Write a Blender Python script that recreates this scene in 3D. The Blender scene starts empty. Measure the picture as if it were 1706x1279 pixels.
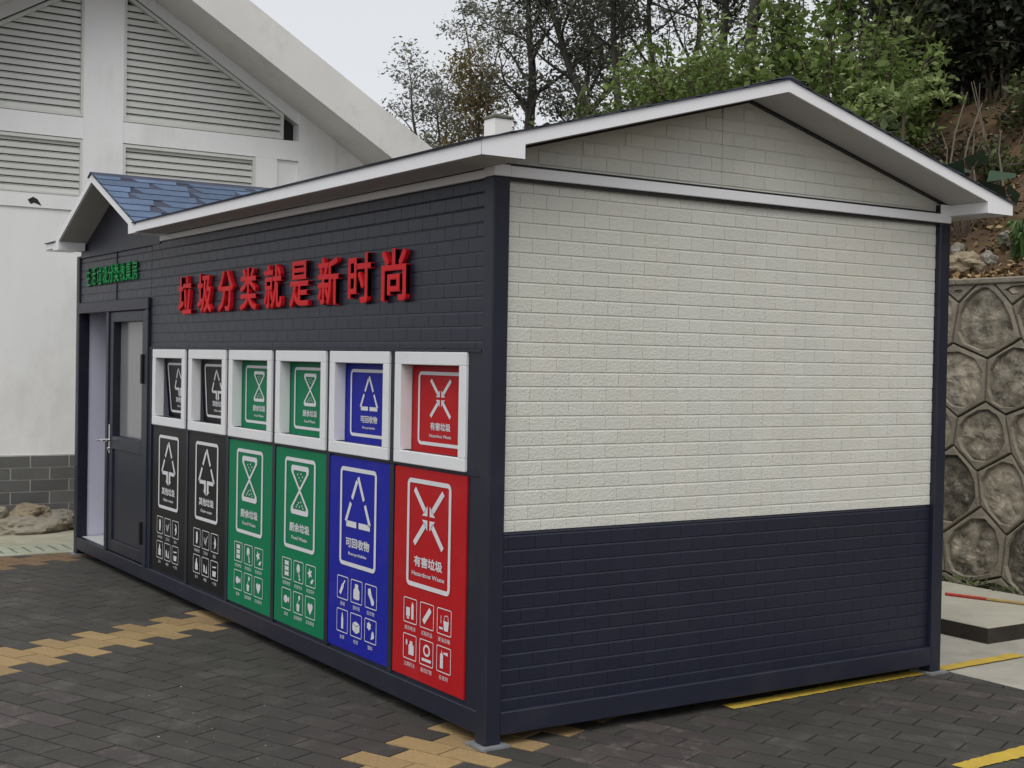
import bpy, bmesh, math, random
import numpy as np
from mathutils import Vector, Matrix, noise
random.seed(7)
S = bpy.context.scene
COL = S.collection
R = math.radians

# ------------------------------------------------------------------ camera
cam = bpy.data.cameras.new("camera")
camo = bpy.data.objects.new("camera", cam)
COL.objects.link(camo)
YAW, PITCH, ROLL = 0.992, -0.018, 0.018
fw = Vector((-math.sin(YAW) * math.cos(PITCH), math.cos(YAW) * math.cos(PITCH), math.sin(PITCH)))
rt = Vector((math.cos(YAW), math.sin(YAW), 0))
up = rt.cross(fw)
r2 = math.cos(ROLL) * rt + math.sin(ROLL) * up
u2 = -math.sin(ROLL) * rt + math.cos(ROLL) * up
m = Matrix((r2, u2, -fw)).transposed().to_4x4()
m.translation = (4.836, -3.053, 1.668)
camo.matrix_world = m
cam.sensor_width = 36
cam.lens = 36 * 2242 / 1706
cam.clip_end = 600
S.camera = camo

# ------------------------------------------------------------------ world, sun, exposure
SUN_EL, SUN_AZ = R(62), R(128)          # azimuth measured from +Y towards +X
w = bpy.data.worlds.new("World")
S.world = w
w.use_nodes = True
nt = w.node_tree
bg = nt.nodes["Background"]
sky = nt.nodes.new("ShaderNodeTexSky")
sky.sky_type = 'NISHITA'
sky.sun_disc = False
sky.sun_elevation = SUN_EL
sky.sun_rotation = SUN_AZ
sky.dust_density = 4
sky.air_density = 1.0
hs = nt.nodes.new("ShaderNodeHueSaturation")
hs.inputs['Saturation'].default_value = 0.2
nt.links.new(sky.outputs[0], hs.inputs['Color'])
mxw = nt.nodes.new("ShaderNodeMixRGB")          # overcast: clear-sky model veiled by an even grey-white cloud layer
mxw.inputs['Fac'].default_value = 0.6
mxw.inputs['Color2'].default_value = (5.6, 5.75, 6.0, 1)
nt.links.new(hs.outputs[0], mxw.inputs['Color1'])
nt.links.new(mxw.outputs[0], bg.inputs['Color'])
bg.inputs['Strength'].default_value = 0.15
sun = bpy.data.lights.new("sun", 'SUN')
sun.energy = 1.3
sun.angle = R(60)
sun.color = (1, 0.97, 0.93)
suno = bpy.data.objects.new("sun", sun)
COL.objects.link(suno)
sd = Vector((math.sin(SUN_AZ) * math.cos(SUN_EL), math.cos(SUN_AZ) * math.cos(SUN_EL), math.sin(SUN_EL)))
suno.rotation_euler = sd.to_track_quat('Z', 'Y').to_euler()
S.view_settings.view_transform = 'Standard'
S.view_settings.look = 'None'
S.view_settings.gamma = 1
S.view_settings.exposure = 0.08

# ------------------------------------------------------------------ materials
def mat(name, c, rough=0.6, var=0.12, scale=6.0, bump=0.0, bscale=60.0, metal=0.0, spec=0.4,
        c2=None, rnd=0.0, stain=None, stain_amt=0.0, stain_scale=1.5, stretch=(1, 1, 1)):
    """Principled with noise variation, optional second colour, per-face random value and stains."""
    mt = bpy.data.materials.new(name)
    mt.use_nodes = True
    t = mt.node_tree
    N, L = t.nodes, t.links
    p = N["Principled BSDF"]
    p.inputs['Roughness'].default_value = rough
    p.inputs['Metallic'].default_value = metal
    p.inputs['Specular IOR Level'].default_value = spec
    tc = N.new("ShaderNodeTexCoord")
    mp = N.new("ShaderNodeMapping")
    mp.inputs['Scale'].default_value = stretch
    L.new(tc.outputs['Object'], mp.inputs['Vector'])
    nz = N.new("ShaderNodeTexNoise")
    nz.inputs['Scale'].default_value = scale
    nz.inputs['Detail'].default_value = 6
    nz.inputs['Roughness'].default_value = 0.65
    L.new(mp.outputs[0], nz.inputs['Vector'])
    c = tuple(c)
    if c2 is None:
        a = tuple(max(0, x * (1 - var)) for x in c)
        b = tuple(min(1, x * (1 + var)) for x in c)
    else:
        a, b = c, tuple(c2)
    rp = N.new("ShaderNodeValToRGB")
    rp.color_ramp.elements[0].position = 0.3
    rp.color_ramp.elements[1].position = 0.7
    rp.color_ramp.elements[0].color = (*a, 1)
    rp.color_ramp.elements[1].color = (*b, 1)
    L.new(nz.outputs['Fac'], rp.inputs[0])
    out = rp.outputs[0]
    if rnd:
        at = N.new("ShaderNodeAttribute")
        at.attribute_name = "rnd"
        mr = N.new("ShaderNodeMapRange")
        mr.inputs['To Min'].default_value = 1 - rnd
        mr.inputs['To Max'].default_value = 1 + rnd
        L.new(at.outputs['Fac'], mr.inputs['Value'])
        mx = N.new("ShaderNodeVectorMath")
        mx.operation = 'SCALE'
        L.new(out, mx.inputs[0])
        L.new(mr.outputs[0], mx.inputs['Scale'])
        out = mx.outputs[0]
    if stain is not None:
        n2 = N.new("ShaderNodeTexNoise")
        n2.inputs['Scale'].default_value = stain_scale
        n2.inputs['Detail'].default_value = 9
        n2.inputs['Roughness'].default_value = 0.75
        L.new(mp.outputs[0], n2.inputs['Vector'])
        r3 = N.new("ShaderNodeValToRGB")
        r3.color_ramp.elements[0].position = 0.52
        r3.color_ramp.elements[1].position = 0.75
        r3.color_ramp.elements[0].color = (0, 0, 0, 1)
        r3.color_ramp.elements[1].color = (stain_amt,) * 3 + (1,)
        L.new(n2.outputs['Fac'], r3.inputs[0])
        ms = N.new("ShaderNodeMixRGB")
        L.new(r3.outputs[0], ms.inputs['Fac'])
        L.new(out, ms.inputs['Color1'])
        ms.inputs['Color2'].default_value = (*stain, 1)
        out = ms.outputs[0]
    L.new(out, p.inputs['Base Color'])
    if bump:
        nb = N.new("ShaderNodeTexNoise")
        nb.inputs['Scale'].default_value = bscale
        nb.inputs['Detail'].default_value = 5
        L.new(mp.outputs[0], nb.inputs['Vector'])
        bp = N.new("ShaderNodeBump")
        bp.inputs['Strength'].default_value = bump
        bp.inputs['Distance'].default_value = 0.01
        L.new(nb.outputs['Fac'], bp.inputs['Height'])
        L.new(bp.outputs[0], p.inputs['Normal'])
    return mt

def leafmat(name, cols, trans=0.3, rough=0.55):
    mt = bpy.data.materials.new(name)
    mt.use_nodes = True
    t = mt.node_tree
    N, L = t.nodes, t.links
    p = N["Principled BSDF"]
    p.inputs['Roughness'].default_value = rough
    p.inputs['Specular IOR Level'].default_value = 0.3
    at = N.new("ShaderNodeAttribute")
    at.attribute_name = "rnd"
    rp = N.new("ShaderNodeValToRGB")
    e = rp.color_ramp.elements
    n = len(cols)
    e[0].color = (*cols[0], 1)
    e[1].color = (*cols[-1], 1)
    for i in range(1, n - 1):
        k = e.new(i / (n - 1))
        k.color = (*cols[i], 1)
    L.new(at.outputs['Fac'], rp.inputs[0])
    L.new(rp.outputs[0], p.inputs['Base Color'])
    tr = N.new("ShaderNodeBsdfTranslucent")
    L.new(rp.outputs[0], tr.inputs['Color'])
    mx = N.new("ShaderNodeMixShader")
    mx.inputs[0].default_value = trans
    L.new(p.outputs[0], mx.inputs[1])
    L.new(tr.outputs[0], mx.inputs[2])
    L.new(mx.outputs[0], N["Material Output"].inputs['Surface'])
    return mt

M = {}
M['charcoal'] = mat("charcoal_paint", (.0155, .018, .033), .42, .06, 3, bump=.05, bscale=200, stain=(.05, .049, .05), stain_amt=.45, stain_scale=3)
M['charcoal_brick'] = mat("charcoal_panel", (.0145, .017, .033), .36, .06, 4, bump=.15, bscale=140, rnd=.05, stain=(.032, .032, .04), stain_amt=.3, stain_scale=1.6)
M['cream_brick'] = mat("pale_panel", (.65, .648, .60), .7, .05, 2.0, bump=.5, bscale=90, rnd=.025, c2=(.655, .645, .56), stain=(.45, .44, .37), stain_amt=.3, stain_scale=1.2)
M['white_trim'] = mat("white_trim", (.88, .88, .9), .42, .02, 3, stain=(.62, .6, .56), stain_amt=.22, stain_scale=3)
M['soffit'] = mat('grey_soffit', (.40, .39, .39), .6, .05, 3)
M['hatch_white'] = mat("hatch_white", (.82, .83, .84), .4, .03, 4, stain=(.5, .5, .5), stain_amt=.25, stain_scale=5)
M['gasket'] = mat("black_sealant", (.012, .012, .014), .5, .2, 8)
M['black_sign'] = mat("black_sign", (.007, .007, .008), .42, .1, 3, spec=.25)
M['green_sign'] = mat("green_sign", (.004, .20, .085), .42, .06, 3, spec=.12, stain=(.3, .29, .27), stain_amt=.07, stain_scale=4)
M['blue_sign'] = mat("blue_sign", (.016, .022, .34), .42, .06, 3, spec=.12, stain=(.3, .29, .27), stain_amt=.07, stain_scale=4)
M['red_sign'] = mat("red_sign", (.48, .014, .018), .42, .06, 3, spec=.12, stain=(.3, .29, .27), stain_amt=.07, stain_scale=4)
M['white_print'] = mat("white_print", (.74, .74, .77), .4, .04, 5)
M['red_letter'] = mat("red_letter", (.70, .014, .02), .45, .06, 6, spec=.15)
M['green_letter'] = mat("green_letter", (.01, .30, .075), .45, .08, 6, spec=.15)
M['interior'] = mat("interior_lining", (.62, .62, .76), .5, .04, 3)
M['floorboard'] = mat("interior_floor", (.55, .57, .55), .5, .08, 6)
M['frost'] = mat("frosted_glass", (.22, .225, .23), .12, .06, 2, spec=.6)
M['steel'] = mat("steel_handle", (.62, .62, .64), .25, .05, 5, metal=1.0)
M['black_metal'] = mat("black_hinge", (.012, .012, .014), .4, .1, 5)
M['galv'] = mat("galvanised_foot", (.2, .21, .22), .5, .2, 20)
M['shingle'] = mat("blue_shingle", (.088, .13, .212), .8, .15, 8, bump=.5, bscale=220, rnd=.25)
M['shingle_dark'] = mat("dark_shingle", (.045, .052, .08), .85, .2, 6, bump=.5, bscale=220, rnd=.3)
M['paver'] = mat("grey_paver", (.041, .038, .033), .72, .2, 5, bump=.4, bscale=60, rnd=.1, c2=(.051, .047, .041), stain=(.19, .18, .155), stain_amt=.42, stain_scale=2.6)
M['paver_red'] = mat("purple_paver", (.052, .044, .042), .75, .2, 5, bump=.4, bscale=90, rnd=.2, c2=(.068, .056, .052), stain=(.28, .26, .235), stain_amt=.5, stain_scale=6)
M['paver_tan'] = mat("tan_paver", (.25, .17, .075), .8, .25, 60, bump=.5, bscale=120, rnd=.12, c2=(.34, .235, .11), stain=(.17, .115, .06), stain_amt=.65, stain_scale=3)
M['fleck'] = mat('pale_fleck', (.33, .32, .3), .9, .3, 30)
M['paver_brown'] = mat("brown_paver", (.14, .085, .045), .8, .25, 20, bump=.5, bscale=120, rnd=.15, c2=(.2, .13, .07))
M['joint'] = mat("paver_joint", (.03, .028, .025), .9, .3, 20)
M['concrete'] = mat("concrete", (.36, .34, .29), .85, .18, 3, bump=.3, bscale=60, stain=(.16, .16, .11), stain_amt=.7, stain_scale=1.3)
M['mossy'] = mat("mossy_concrete", (.36, .34, .26), .9, .2, 4, bump=.35, bscale=50, stain=(.2, .23, .13), stain_amt=.9, stain_scale=1.6)
M['drain'] = mat("drain_concrete", (.33, .35, .27), .85, .2, 5, bump=.3, bscale=60, stain=(.2, .22, .14), stain_amt=.6, stain_scale=2)
M['dark_void'] = mat("drain_void", (.03, .028, .02), .9, .2, 6)
M['slab'] = mat("slab_concrete", (.40, .38, .31), .85, .12, 3, bump=.3, bscale=60, stain=(.26, .25, .2), stain_amt=.6, stain_scale=2)
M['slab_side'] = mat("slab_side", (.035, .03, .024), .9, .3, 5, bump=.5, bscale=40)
M['yellow'] = mat("yellow_paint", (.5, .35, .05), .65, .12, 9, stain=(.2, .15, .06), stain_amt=.75, stain_scale=7)
M['plaster'] = mat("white_plaster", (.86, .86, .85), .75, .04, 1.2, bump=.12, bscale=40, stain=(.55, .54, .49), stain_amt=.5, stain_scale=1.1, stretch=(1, 1, .45))
M['plaster_roof'] = mat("roof_plaster", (.72, .71, .68), .8, .05, 1.5, bump=.12, bscale=40, stain=(.42, .41, .37), stain_amt=.6, stain_scale=1.6, stretch=(1, 1, .6))
M['louvre'] = mat("grey_louvre", (.66, .67, .63), .5, .05, 2, stain=(.4, .42, .33), stain_amt=.5, stain_scale=2)
M['louvre_back'] = mat("louvre_void", (.03, .03, .03), .9, .1, 3)
M['tile'] = mat("grey_wall_tile", (.13, .13, .125), .5, .12, 4, rnd=.18, bump=.1, bscale=60)
M['grout'] = mat("pale_grout", (.5, .5, .46), .9, .1, 8)
M['rib'] = mat("wall_rib", (.235, .205, .16), .9, .25, 8, bump=.6, bscale=45, stain=(.085, .092, .052), stain_amt=.7, stain_scale=4)
M['stone'] = mat("wall_stone", (.11, .098, .075), .9, .3, 11, bump=.5, bscale=60, rnd=.6, c2=(.31, .27, .205), stain=(.42, .4, .34), stain_amt=.85, stain_scale=14)
M['rock'] = mat("grey_rock", (.15, .135, .105), .9, .3, 5, bump=.8, bscale=25, c2=(.27, .25, .21))
M['rock_brown'] = mat("brown_rock", (.16, .12, .08), .9, .3, 5, bump=.8, bscale=25, c2=(.3, .25, .17))
M['pillar_cap'] = mat('mossy_cap', (.13, .135, .11), .9, .3, 9)
M['sand'] = mat("sandy_heap", (.27, .245, .19), .95, .15, 9, bump=.8, bscale=40)
M['soil'] = mat("hill_soil", (.05, .032, .018), .95, .3, 5, bump=1.0, bscale=14, c2=(.135, .08, .04), stain=(.05, .055, .025), stain_amt=.8, stain_scale=1.3)
M['bark'] = mat("grey_bark", (.062, .058, .05), .9, .3, 6, bump=.6, bscale=30, stretch=(1, 1, .25))
M['bark_brown'] = mat("brown_bark", (.13, .10, .075), .9, .3, 6, bump=.6, bscale=30, stretch=(1, 1, .25))
M['twig'] = mat("dry_twig", (.13, .108, .078), .9, .3, 9)
M['stick_red'] = mat("red_paint", (.42, .05, .03), .6, .2, 9)
M['stick_wood'] = mat("yellow_wood", (.36, .26, .1), .7, .2, 9)
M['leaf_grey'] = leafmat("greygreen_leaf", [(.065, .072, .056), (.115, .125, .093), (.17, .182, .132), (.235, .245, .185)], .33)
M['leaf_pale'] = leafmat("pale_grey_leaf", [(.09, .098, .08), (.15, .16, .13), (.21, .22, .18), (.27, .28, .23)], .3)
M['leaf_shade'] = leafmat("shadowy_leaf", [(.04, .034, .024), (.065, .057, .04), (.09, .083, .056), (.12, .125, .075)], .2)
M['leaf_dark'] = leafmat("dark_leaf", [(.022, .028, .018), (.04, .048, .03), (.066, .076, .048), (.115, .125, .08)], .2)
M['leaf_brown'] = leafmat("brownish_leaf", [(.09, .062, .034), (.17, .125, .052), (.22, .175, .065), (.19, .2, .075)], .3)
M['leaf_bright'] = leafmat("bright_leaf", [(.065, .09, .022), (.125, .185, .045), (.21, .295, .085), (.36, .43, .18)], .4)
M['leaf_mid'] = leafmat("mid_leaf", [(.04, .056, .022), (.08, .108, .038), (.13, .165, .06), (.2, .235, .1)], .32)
M['leaf_taro'] = leafmat("taro_leaf", [(.018, .035, .024), (.04, .07, .045), (.06, .095, .06)], .15, .4)
M['leaf_litter'] = leafmat("leaf_litter", [(.05, .03, .015), (.16, .10, .045), (.3, .2, .095), (.42, .32, .18)], .1, .8)
M['leaf_fern'] = leafmat("fern_leaf", [(.12, .17, .05), (.22, .29, .1), (.34, .41, .18)], .3)
M['leaf_dry'] = leafmat('dry_leaf', [(.12, .07, .03), (.22, .15, .07), (.3, .22, .11)], .1, .8)
M['leaf_grass'] = leafmat("grass_leaf", [(.03, .065, .016), (.06, .115, .03), (.1, .17, .055)], .25)

# ------------------------------------------------------------------ mesh helpers
class MB:
    """Collects faces; build() links them as one mesh object."""
    def __init__(s):
        s.v, s.f, s.r, s.mi = [], [], [], []
    def face(s, pts, r=None, mi=0):
        k = len(s.v)
        s.v.extend(tuple(p) for p in pts)
        s.f.append(tuple(range(k, k + len(pts))))
        s.r.append(random.random() if r is None else r)
        s.mi.append(mi)
    def box(s, a, b, r=None, mi=0):
        r = random.random() if r is None else r
        x0, x1 = sorted((a[0], b[0])); y0, y1 = sorted((a[1], b[1])); z0, z1 = sorted((a[2], b[2]))
        s.hexa([(x0, y0, z0), (x1, y0, z0), (x1, y1, z0), (x0, y1, z0)],
               [(x0, y0, z1), (x1, y0, z1), (x1, y1, z1), (x0, y1, z1)], r, mi)
    def hexa(s, lo, hi, r=None, mi=0):
        r = random.random() if r is None else r
        n = len(lo); k = len(s.v)
        s.v.extend(tuple(p) for p in lo); s.v.extend(tuple(p) for p in hi)
        fs = [tuple(range(k + n - 1, k - 1, -1)), tuple(range(k + n, k + 2 * n))]
        for i in range(n):
            j = (i + 1) % n
            fs.append((k + i, k + j, k + n + j, k + n + i))
        s.f.extend(fs); s.r.extend([r] * len(fs)); s.mi.extend([mi] * len(fs))
    def frustum_panel(s, c, ux, uz, n, w, h, d, ch, r=None, mi=0, chx=None):
        """Chamfered raised block: base rectangle w*h, height d along n, chamfer ch."""
        r = random.random() if r is None else r
        c, ux, uz, n = map(Vector, (c, ux, uz, n))
        lo = [c + ux * (sx * w / 2) + uz * (sz * h / 2) for sx, sz in ((-1, -1), (1, -1), (1, 1), (-1, 1))]
        chx = ch if chx is None else chx
        hi = [c + n * d + ux * (sx * (w / 2 - chx)) + uz * (sz * (h / 2 - (ch if sz > 0 else chx))) for sx, sz in ((-1, -1), (1, -1), (1, 1), (-1, 1))]
        k = len(s.v)
        s.v.extend(tuple(p) for p in lo + hi)
        fs = [(k + 4, k + 5, k + 6, k + 7)] + [(k + i, k + (i + 1) % 4, k + 4 + (i + 1) % 4, k + 4 + i) for i in range(4)]
        s.f.extend(fs); s.r.extend([r] * 5); s.mi.extend([mi] * 5)
    def tube(s, pts, rad, n=6, cap=True, r=None):
        r = random.random() if r is None else r
        pts = [Vector(p) for p in pts]
        if not hasattr(rad, '__len__'):
            rad = [rad] * len(pts)
        k0 = len(s.v)
        for i, p in enumerate(pts):
            d = (pts[min(i + 1, len(pts) - 1)] - pts[max(i - 1, 0)])
            if d.length < 1e-9: d = Vector((0, 0, 1))
            d.normalize()
            a = d.cross(Vector((0.31, 0.95, 0.05)))
            if a.length < 1e-4: a = d.cross(Vector((1, 0, 0)))
            a.normalize(); b = d.cross(a)
            for j in range(n):
                t = 2 * math.pi * j / n
                s.v.append(tuple(p + (a * math.cos(t) + b * math.sin(t)) * rad[i]))
        for i in range(len(pts) - 1):
            for j in range(n):
                q = (j + 1) % n
                s.f.append((k0 + i * n + j, k0 + i * n + q, k0 + (i + 1) * n + q, k0 + (i + 1) * n + j))
                s.r.append(r); s.mi.append(0)
        if cap:
            s.f.append(tuple(k0 + j for j in range(n - 1, -1, -1))); s.r.append(r); s.mi.append(0)
            e = k0 + (len(pts) - 1) * n
            s.f.append(tuple(e + j for j in range(n))); s.r.append(r); s.mi.append(0)
    def prism(s, poly, axis, a, b, r=None, mi=0):
        """Extrude a 2D polygon along x ('x': poly=(y,z)) or y ('y': poly=(x,z)) or z."""
        def P(p, t):
            return {'x': (t, p[0], p[1]), 'y': (p[0], t, p[1]), 'z': (p[0], p[1], t)}[axis]
        s.hexa([P(p, a) for p in poly], [P(p, b) for p in poly], r, mi)
    def build(s, name, m, parent=None, smooth=False, fix=True):
        me = bpy.data.meshes.new(name)
        me.from_pydata(s.v, [], s.f)
        ms = m if isinstance(m, (list, tuple)) else [m]
        for x in ms: me.materials.append(x)
        if len(ms) > 1:
            me.polygons.foreach_set('material_index', s.mi)
        at = me.attributes.new("rnd", 'FLOAT', 'FACE')
        at.data.foreach_set('value', np.array(s.r, dtype=np.float32))
        if smooth:
            me.polygons.foreach_set('use_smooth', [True] * len(s.f))
        if fix:
            bm = bmesh.new(); bm.from_mesh(me)
            bmesh.ops.recalc_face_normals(bm, faces=bm.faces)
            bm.to_mesh(me); bm.free()
        me.update()
        o = bpy.data.objects.new(name, me)
        COL.objects.link(o)
        if parent: o.parent = parent
        return o

def bevel(o, wd=.004, seg=1):
    b = o.modifiers.new("bevel", 'BEVEL'); b.width = wd; b.segments = seg; b.limit_method = 'ANGLE'
    return o

def tag(o, label=None, cat=None, group=None, kind=None):
    if label: o['label'] = label
    if cat: o['category'] = cat
    if group: o['group'] = group
    if kind: o['kind'] = kind
    return o

def thing(name, loc, label, cat, group=None):
    o = bpy.data.objects.new(name, None)
    o.empty_display_size = .3
    COL.objects.link(o)
    o.location = loc
    return tag(o, label, cat, group)

def adopt(parent, o):
    """Parent o (mesh in world coordinates) to an Empty that stands away from the origin."""
    o.parent = parent
    o.matrix_parent_inverse = Matrix.Translation(-Vector(parent.location))
    return o

def text_mesh(body, size, offset=0.0, extrude=0.0):
    cu = bpy.data.curves.new("txt", 'FONT')
    cu.body = body; cu.size = size; cu.align_x = 'CENTER'; cu.align_y = 'CENTER'
    cu.offset = offset; cu.extrude = extrude; cu.resolution_u = 3
    o = bpy.data.objects.new("txt", cu); COL.objects.link(o)
    dg = bpy.context.evaluated_depsgraph_get()
    me = bpy.data.meshes.new_from_object(o.evaluated_get(dg))
    bpy.data.objects.remove(o); bpy.data.curves.remove(cu)
    return me

def text_geo(body, size, offset=0.0, extrude=0.0):
    """vertices (x, y, depth) and faces of a line of lettering, centred on its own box."""
    me = text_mesh(body, size, offset, extrude)
    v = np.array([p.co[:] for p in me.vertices]) if len(me.vertices) else np.zeros((0, 3))
    f = [tuple(p.vertices) for p in me.polygons]
    bpy.data.meshes.remove(me)
    if len(v):
        c = (v.min(0) + v.max(0)) / 2
        v[:, :2] -= c[:2]
    return v, f

def add_text(mb, body, cx, cz, wd, ht, y, bold=0.0, extrude=0.0):
    """Lettering on the front plane (facing -Y), fitted to wd x ht around (cx, cz); bold strokes are
    built up from slightly shifted copies."""
    v, f = text_geo(body, 1.0, 0.0, .5 if extrude else 0)
    if not len(v): return
    ext = v.max(0) - v.min(0)
    sx = wd / (ext[0] + 2 * bold); sz = ht / (ext[1] + 2 * bold)
    sh = [(0, 0)] if not bold else [(0, 0), (1, 1), (-1, 1), (1, -1), (-1, -1), (1, 0), (-1, 0), (0, 1), (0, -1)]
    for i, (dx, dz) in enumerate(sh):
        k = len(mb.v)
        for p in v:
            mb.v.append((cx + (p[0] + dx * bold) * sx, y - (p[2] * 2 * (extrude - i * .0004) if extrude else -i * .0002), cz + (p[1] + dz * bold) * sz))
        for q in f:
            mb.f.append(tuple(k + j for j in q)); mb.r.append(.5); mb.mi.append(0)

# ------------------------------------------------------------------ ground
g = MB()
g.face([(-260, -260, -.03), (260, -260, -.03), (260, 260, -.03), (-260, 260, -.03)])
tag(g.build("ground", M['joint'], fix=False), kind='structure')

def sheet(name, pts, z, m):
    b = MB(); b.face([(x, y, z) for x, y in pts])
    return tag(b.build(name, m, fix=False), kind='structure')
sheet("concrete_yard", [(-6.5, 3.012), (12, 3.012), (12, 5.6), (-6.5, 5.6)], -.004, M['concrete'])
sheet("concrete_path", [(-9.4, -12), (-7.05, -12), (-7.05, 5.6), (-9.4, 5.6)], -.004, M['mossy'])

# block paving: 290 x 145 mm blocks laid in running bond, rows turned about 22 degrees
ang = R(22.3)
A = Vector((math.cos(ang), math.sin(ang), 0)); B = Vector((-math.sin(ang), math.cos(ang), 0))
BL, BW = .29, .145
pv = MB()
for i in range(-70, 70):
    t = i * BW + .0375
    off = ((i + 1) % 2) * BL / 2
    for j in range(-40, 40):
        sx = j * BL + off + .03
        c = A * sx + B * t
        if not (-6.8 < c.x < 4.6 and -5.2 < c.y < 3.3): continue
        mi = 0
        nr = noise.noise(Vector((c.x * .7, c.y * .7, 3)))
        if nr + random.uniform(-.25, .25) > .36 or (c.y < -1.3 and random.random() < .35): mi = 1
        k = j % 10
        if k == 9 or (k == 0 and i % 2): mi = 2 if j > -19 else 3
        r = random.random()
        zt = random.uniform(-.0016, 0)
        pv.frustum_panel(c + Vector((0, 0, -.022 + zt)), A, B, (0, 0, 1), BL - .003, BW - .003, .022, .003, r, mi)
pvo = pv.build("paving", [M['paver'], M['paver_red'], M['paver_tan'], M['paver_brown']], fix=False)
bm = bmesh.new(); bm.from_mesh(pvo.data)
for co, no in (((0, 3.010, 0), (0, 1, 0)), ((-6.5, 0, 0), (-1, 0, 0))):
    bmesh.ops.bisect_plane(bm, geom=bm.verts[:] + bm.edges[:] + bm.faces[:], plane_co=co, plane_no=no, clear_outer=True)
bm.to_mesh(pvo.data); bm.free()
tag(pvo, kind='structure')

def painted(name, pts, m):
    out = []
    for k in range(len(pts)):
        (xa, ya), (xb, yb) = pts[k], pts[(k + 1) % len(pts)]
        n_ = max(1, int(math.hypot(xb - xa, yb - ya) / .02))
        for q in range(n_):
            t = q / n_; out.append((xa + (xb - xa) * t + random.uniform(-.004, .004), ya + (yb - ya) * t + random.uniform(-.004, .004)))
    b = MB(); b.face([(x, y, .004) for x, y in out]); tag(b.build(name, m, fix=False), kind='structure')
painted("yellow_line", [(-.055, 1.40), (.028, 1.40), (-.005, 2.2), (-.015, 3.01), (-.03, 3.72), (-.12, 3.73), (-.098, 3.01), (-.09, 2.2)], M['yellow'])
painted("yellow_line", [(1.16, 1.58), (1.245, 1.60), (1.235, 2.2), (1.205, 3.01), (1.11, 3.01), (1.125, 2.2)], M['yellow'])

fl_ = MB()
for k in range(60):
    x_, y_ = random.uniform(-6, 2.6), random.uniform(-3.2, 2.9)
    if k % 2: x_, y_ = -1.2 + random.gauss(0, 1.1), -1.0 + random.gauss(0, .18) + .25 * random.random()
    q_ = random.uniform(.002, .008); a_ = random.uniform(0, 3)
    n_ = 5
    lo_ = [(x_ + q_ * random.uniform(.6, 1.4) * math.cos(a_ + 6.28 * j / n_), y_ + q_ * random.uniform(.6, 1.2) * math.sin(a_ + 6.28 * j / n_), -.004) for j in range(n_)]
    fl_.hexa(lo_, [(x_ + (p[0] - x_) * .6, y_ + (p[1] - y_) * .6, -.0005 + q_ * .15) for p in lo_])
tag(fl_.build("paving_flecks", M['fleck'], fix=True), kind='stuff')
# drain with slotted covers in front of the white building
dr = thing("drain_channel", (-6.78, -1.2, 0), "pale green concrete drain with slotted covers along edge of paving", "drain")
d = MB()
y = -3.2
d2 = MB()
for k in range(32):
    yy = -3.36 + k * .11
    d.box((-6.97, yy + .012, -.04), (-6.64, yy + .098, .004))
d.box((-6.64, -3.4, -.04), (-6.505, .16, .005)); d.box((-7.045, -3.4, -.04), (-6.97, .16, .005))
adopt(dr, d.build("cover", M['drain']))
d2.box((-7.04, -3.4, -.028), (-6.51, .16, -.022)); adopt(dr, d2.build("channel", M['dark_void']))

# ------------------------------------------------------------------ the waste sorting house
K = thing("waste_sorting_house", (0, 0, 0), "charcoal and cream prefabricated house with six waste hatches along its front", "waste house")
L_, W_ = 6.413, 2.938
PW = .083
def part(mb, name, m, parent=K, bev=0, label=None, **k):
    o = mb.build(name, m, parent, **k)
    if bev: bevel(o, bev)
    if label: o['label'] = label
    return o

# base rails and corner posts
b = MB()
b.box((-L_ + PW, 0.001, .049), (-PW, .1, .148)); part(b, "base_rail", M['charcoal'], bev=.004)
b = MB(); b.box((-.1, PW, .049), (-.001, W_ - PW, .148)); part(b, "base_rail", M['charcoal'], bev=.004)
b = MB(); b.box((-L_ + PW, W_ - .1, .049), (-PW, W_ - .001, .148)); part(b, "base_rail", M['charcoal'])
b = MB(); b.box((-L_ + .001, PW, .049), (-L_ + .1, W_ - PW, .148)); part(b, "base_rail", M['charcoal'])
for px, py in ((-PW, 0), (-PW, W_ - PW), (-L_, 0), (-L_, W_ - PW)):
    b = MB(); b.box((px, py, .012), (px + PW, py + PW, 2.45)); po = part(b, "corner_post", M['charcoal'], bev=.006)
    b = MB(); b.box((px - .03, py - .03, .001), (px + PW + .03, py + PW + .03, .012)); part(b, "foot_plate", M['galv'], po)
# white top beams with black sealant lines
b = MB(); b.box((-PW, -.002, 2.45), (.002, PW, 2.5)); b.box((-.05, PW, 2.45), (.002, W_ - PW, 2.497))
b.box((-PW, W_ - PW, 2.45), (.002, W_ + .002, 2.548)); part(b, "top_beam", M['white_trim'], bev=.003)
b = MB(); b.box((-4.335, -.001, 2.447), (-PW - .001, .05, 2.484)); part(b, "top_beam", M['white_trim'], bev=.003)
b = MB(); b.box((-.04, PW, 2.438), (-.006, W_ - PW, 2.45)); b.box((-.04, .02, 2.497), (-.004, W_ - PW, 2.507))
b.box((-4.33, .012, 2.484), (-PW, .05, 2.4895))
b.box((-.04, W_ - PW - .006, 2.497), (-.006, W_ - PW, 2.545))
for s0, s1 in (((.0, 2.548), (1.469, 2.945)), ((1.469, 2.945), (W_, 2.548))):
    b.prism([(s0[0], s0[1] - .012), (s1[0], s1[1] - .012), (s1[0], s1[1] + .002), (s0[0], s0[1] + .002)], 'x', -.03, -.004)
part(b, "sealant_line", M['gasket'])

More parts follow.
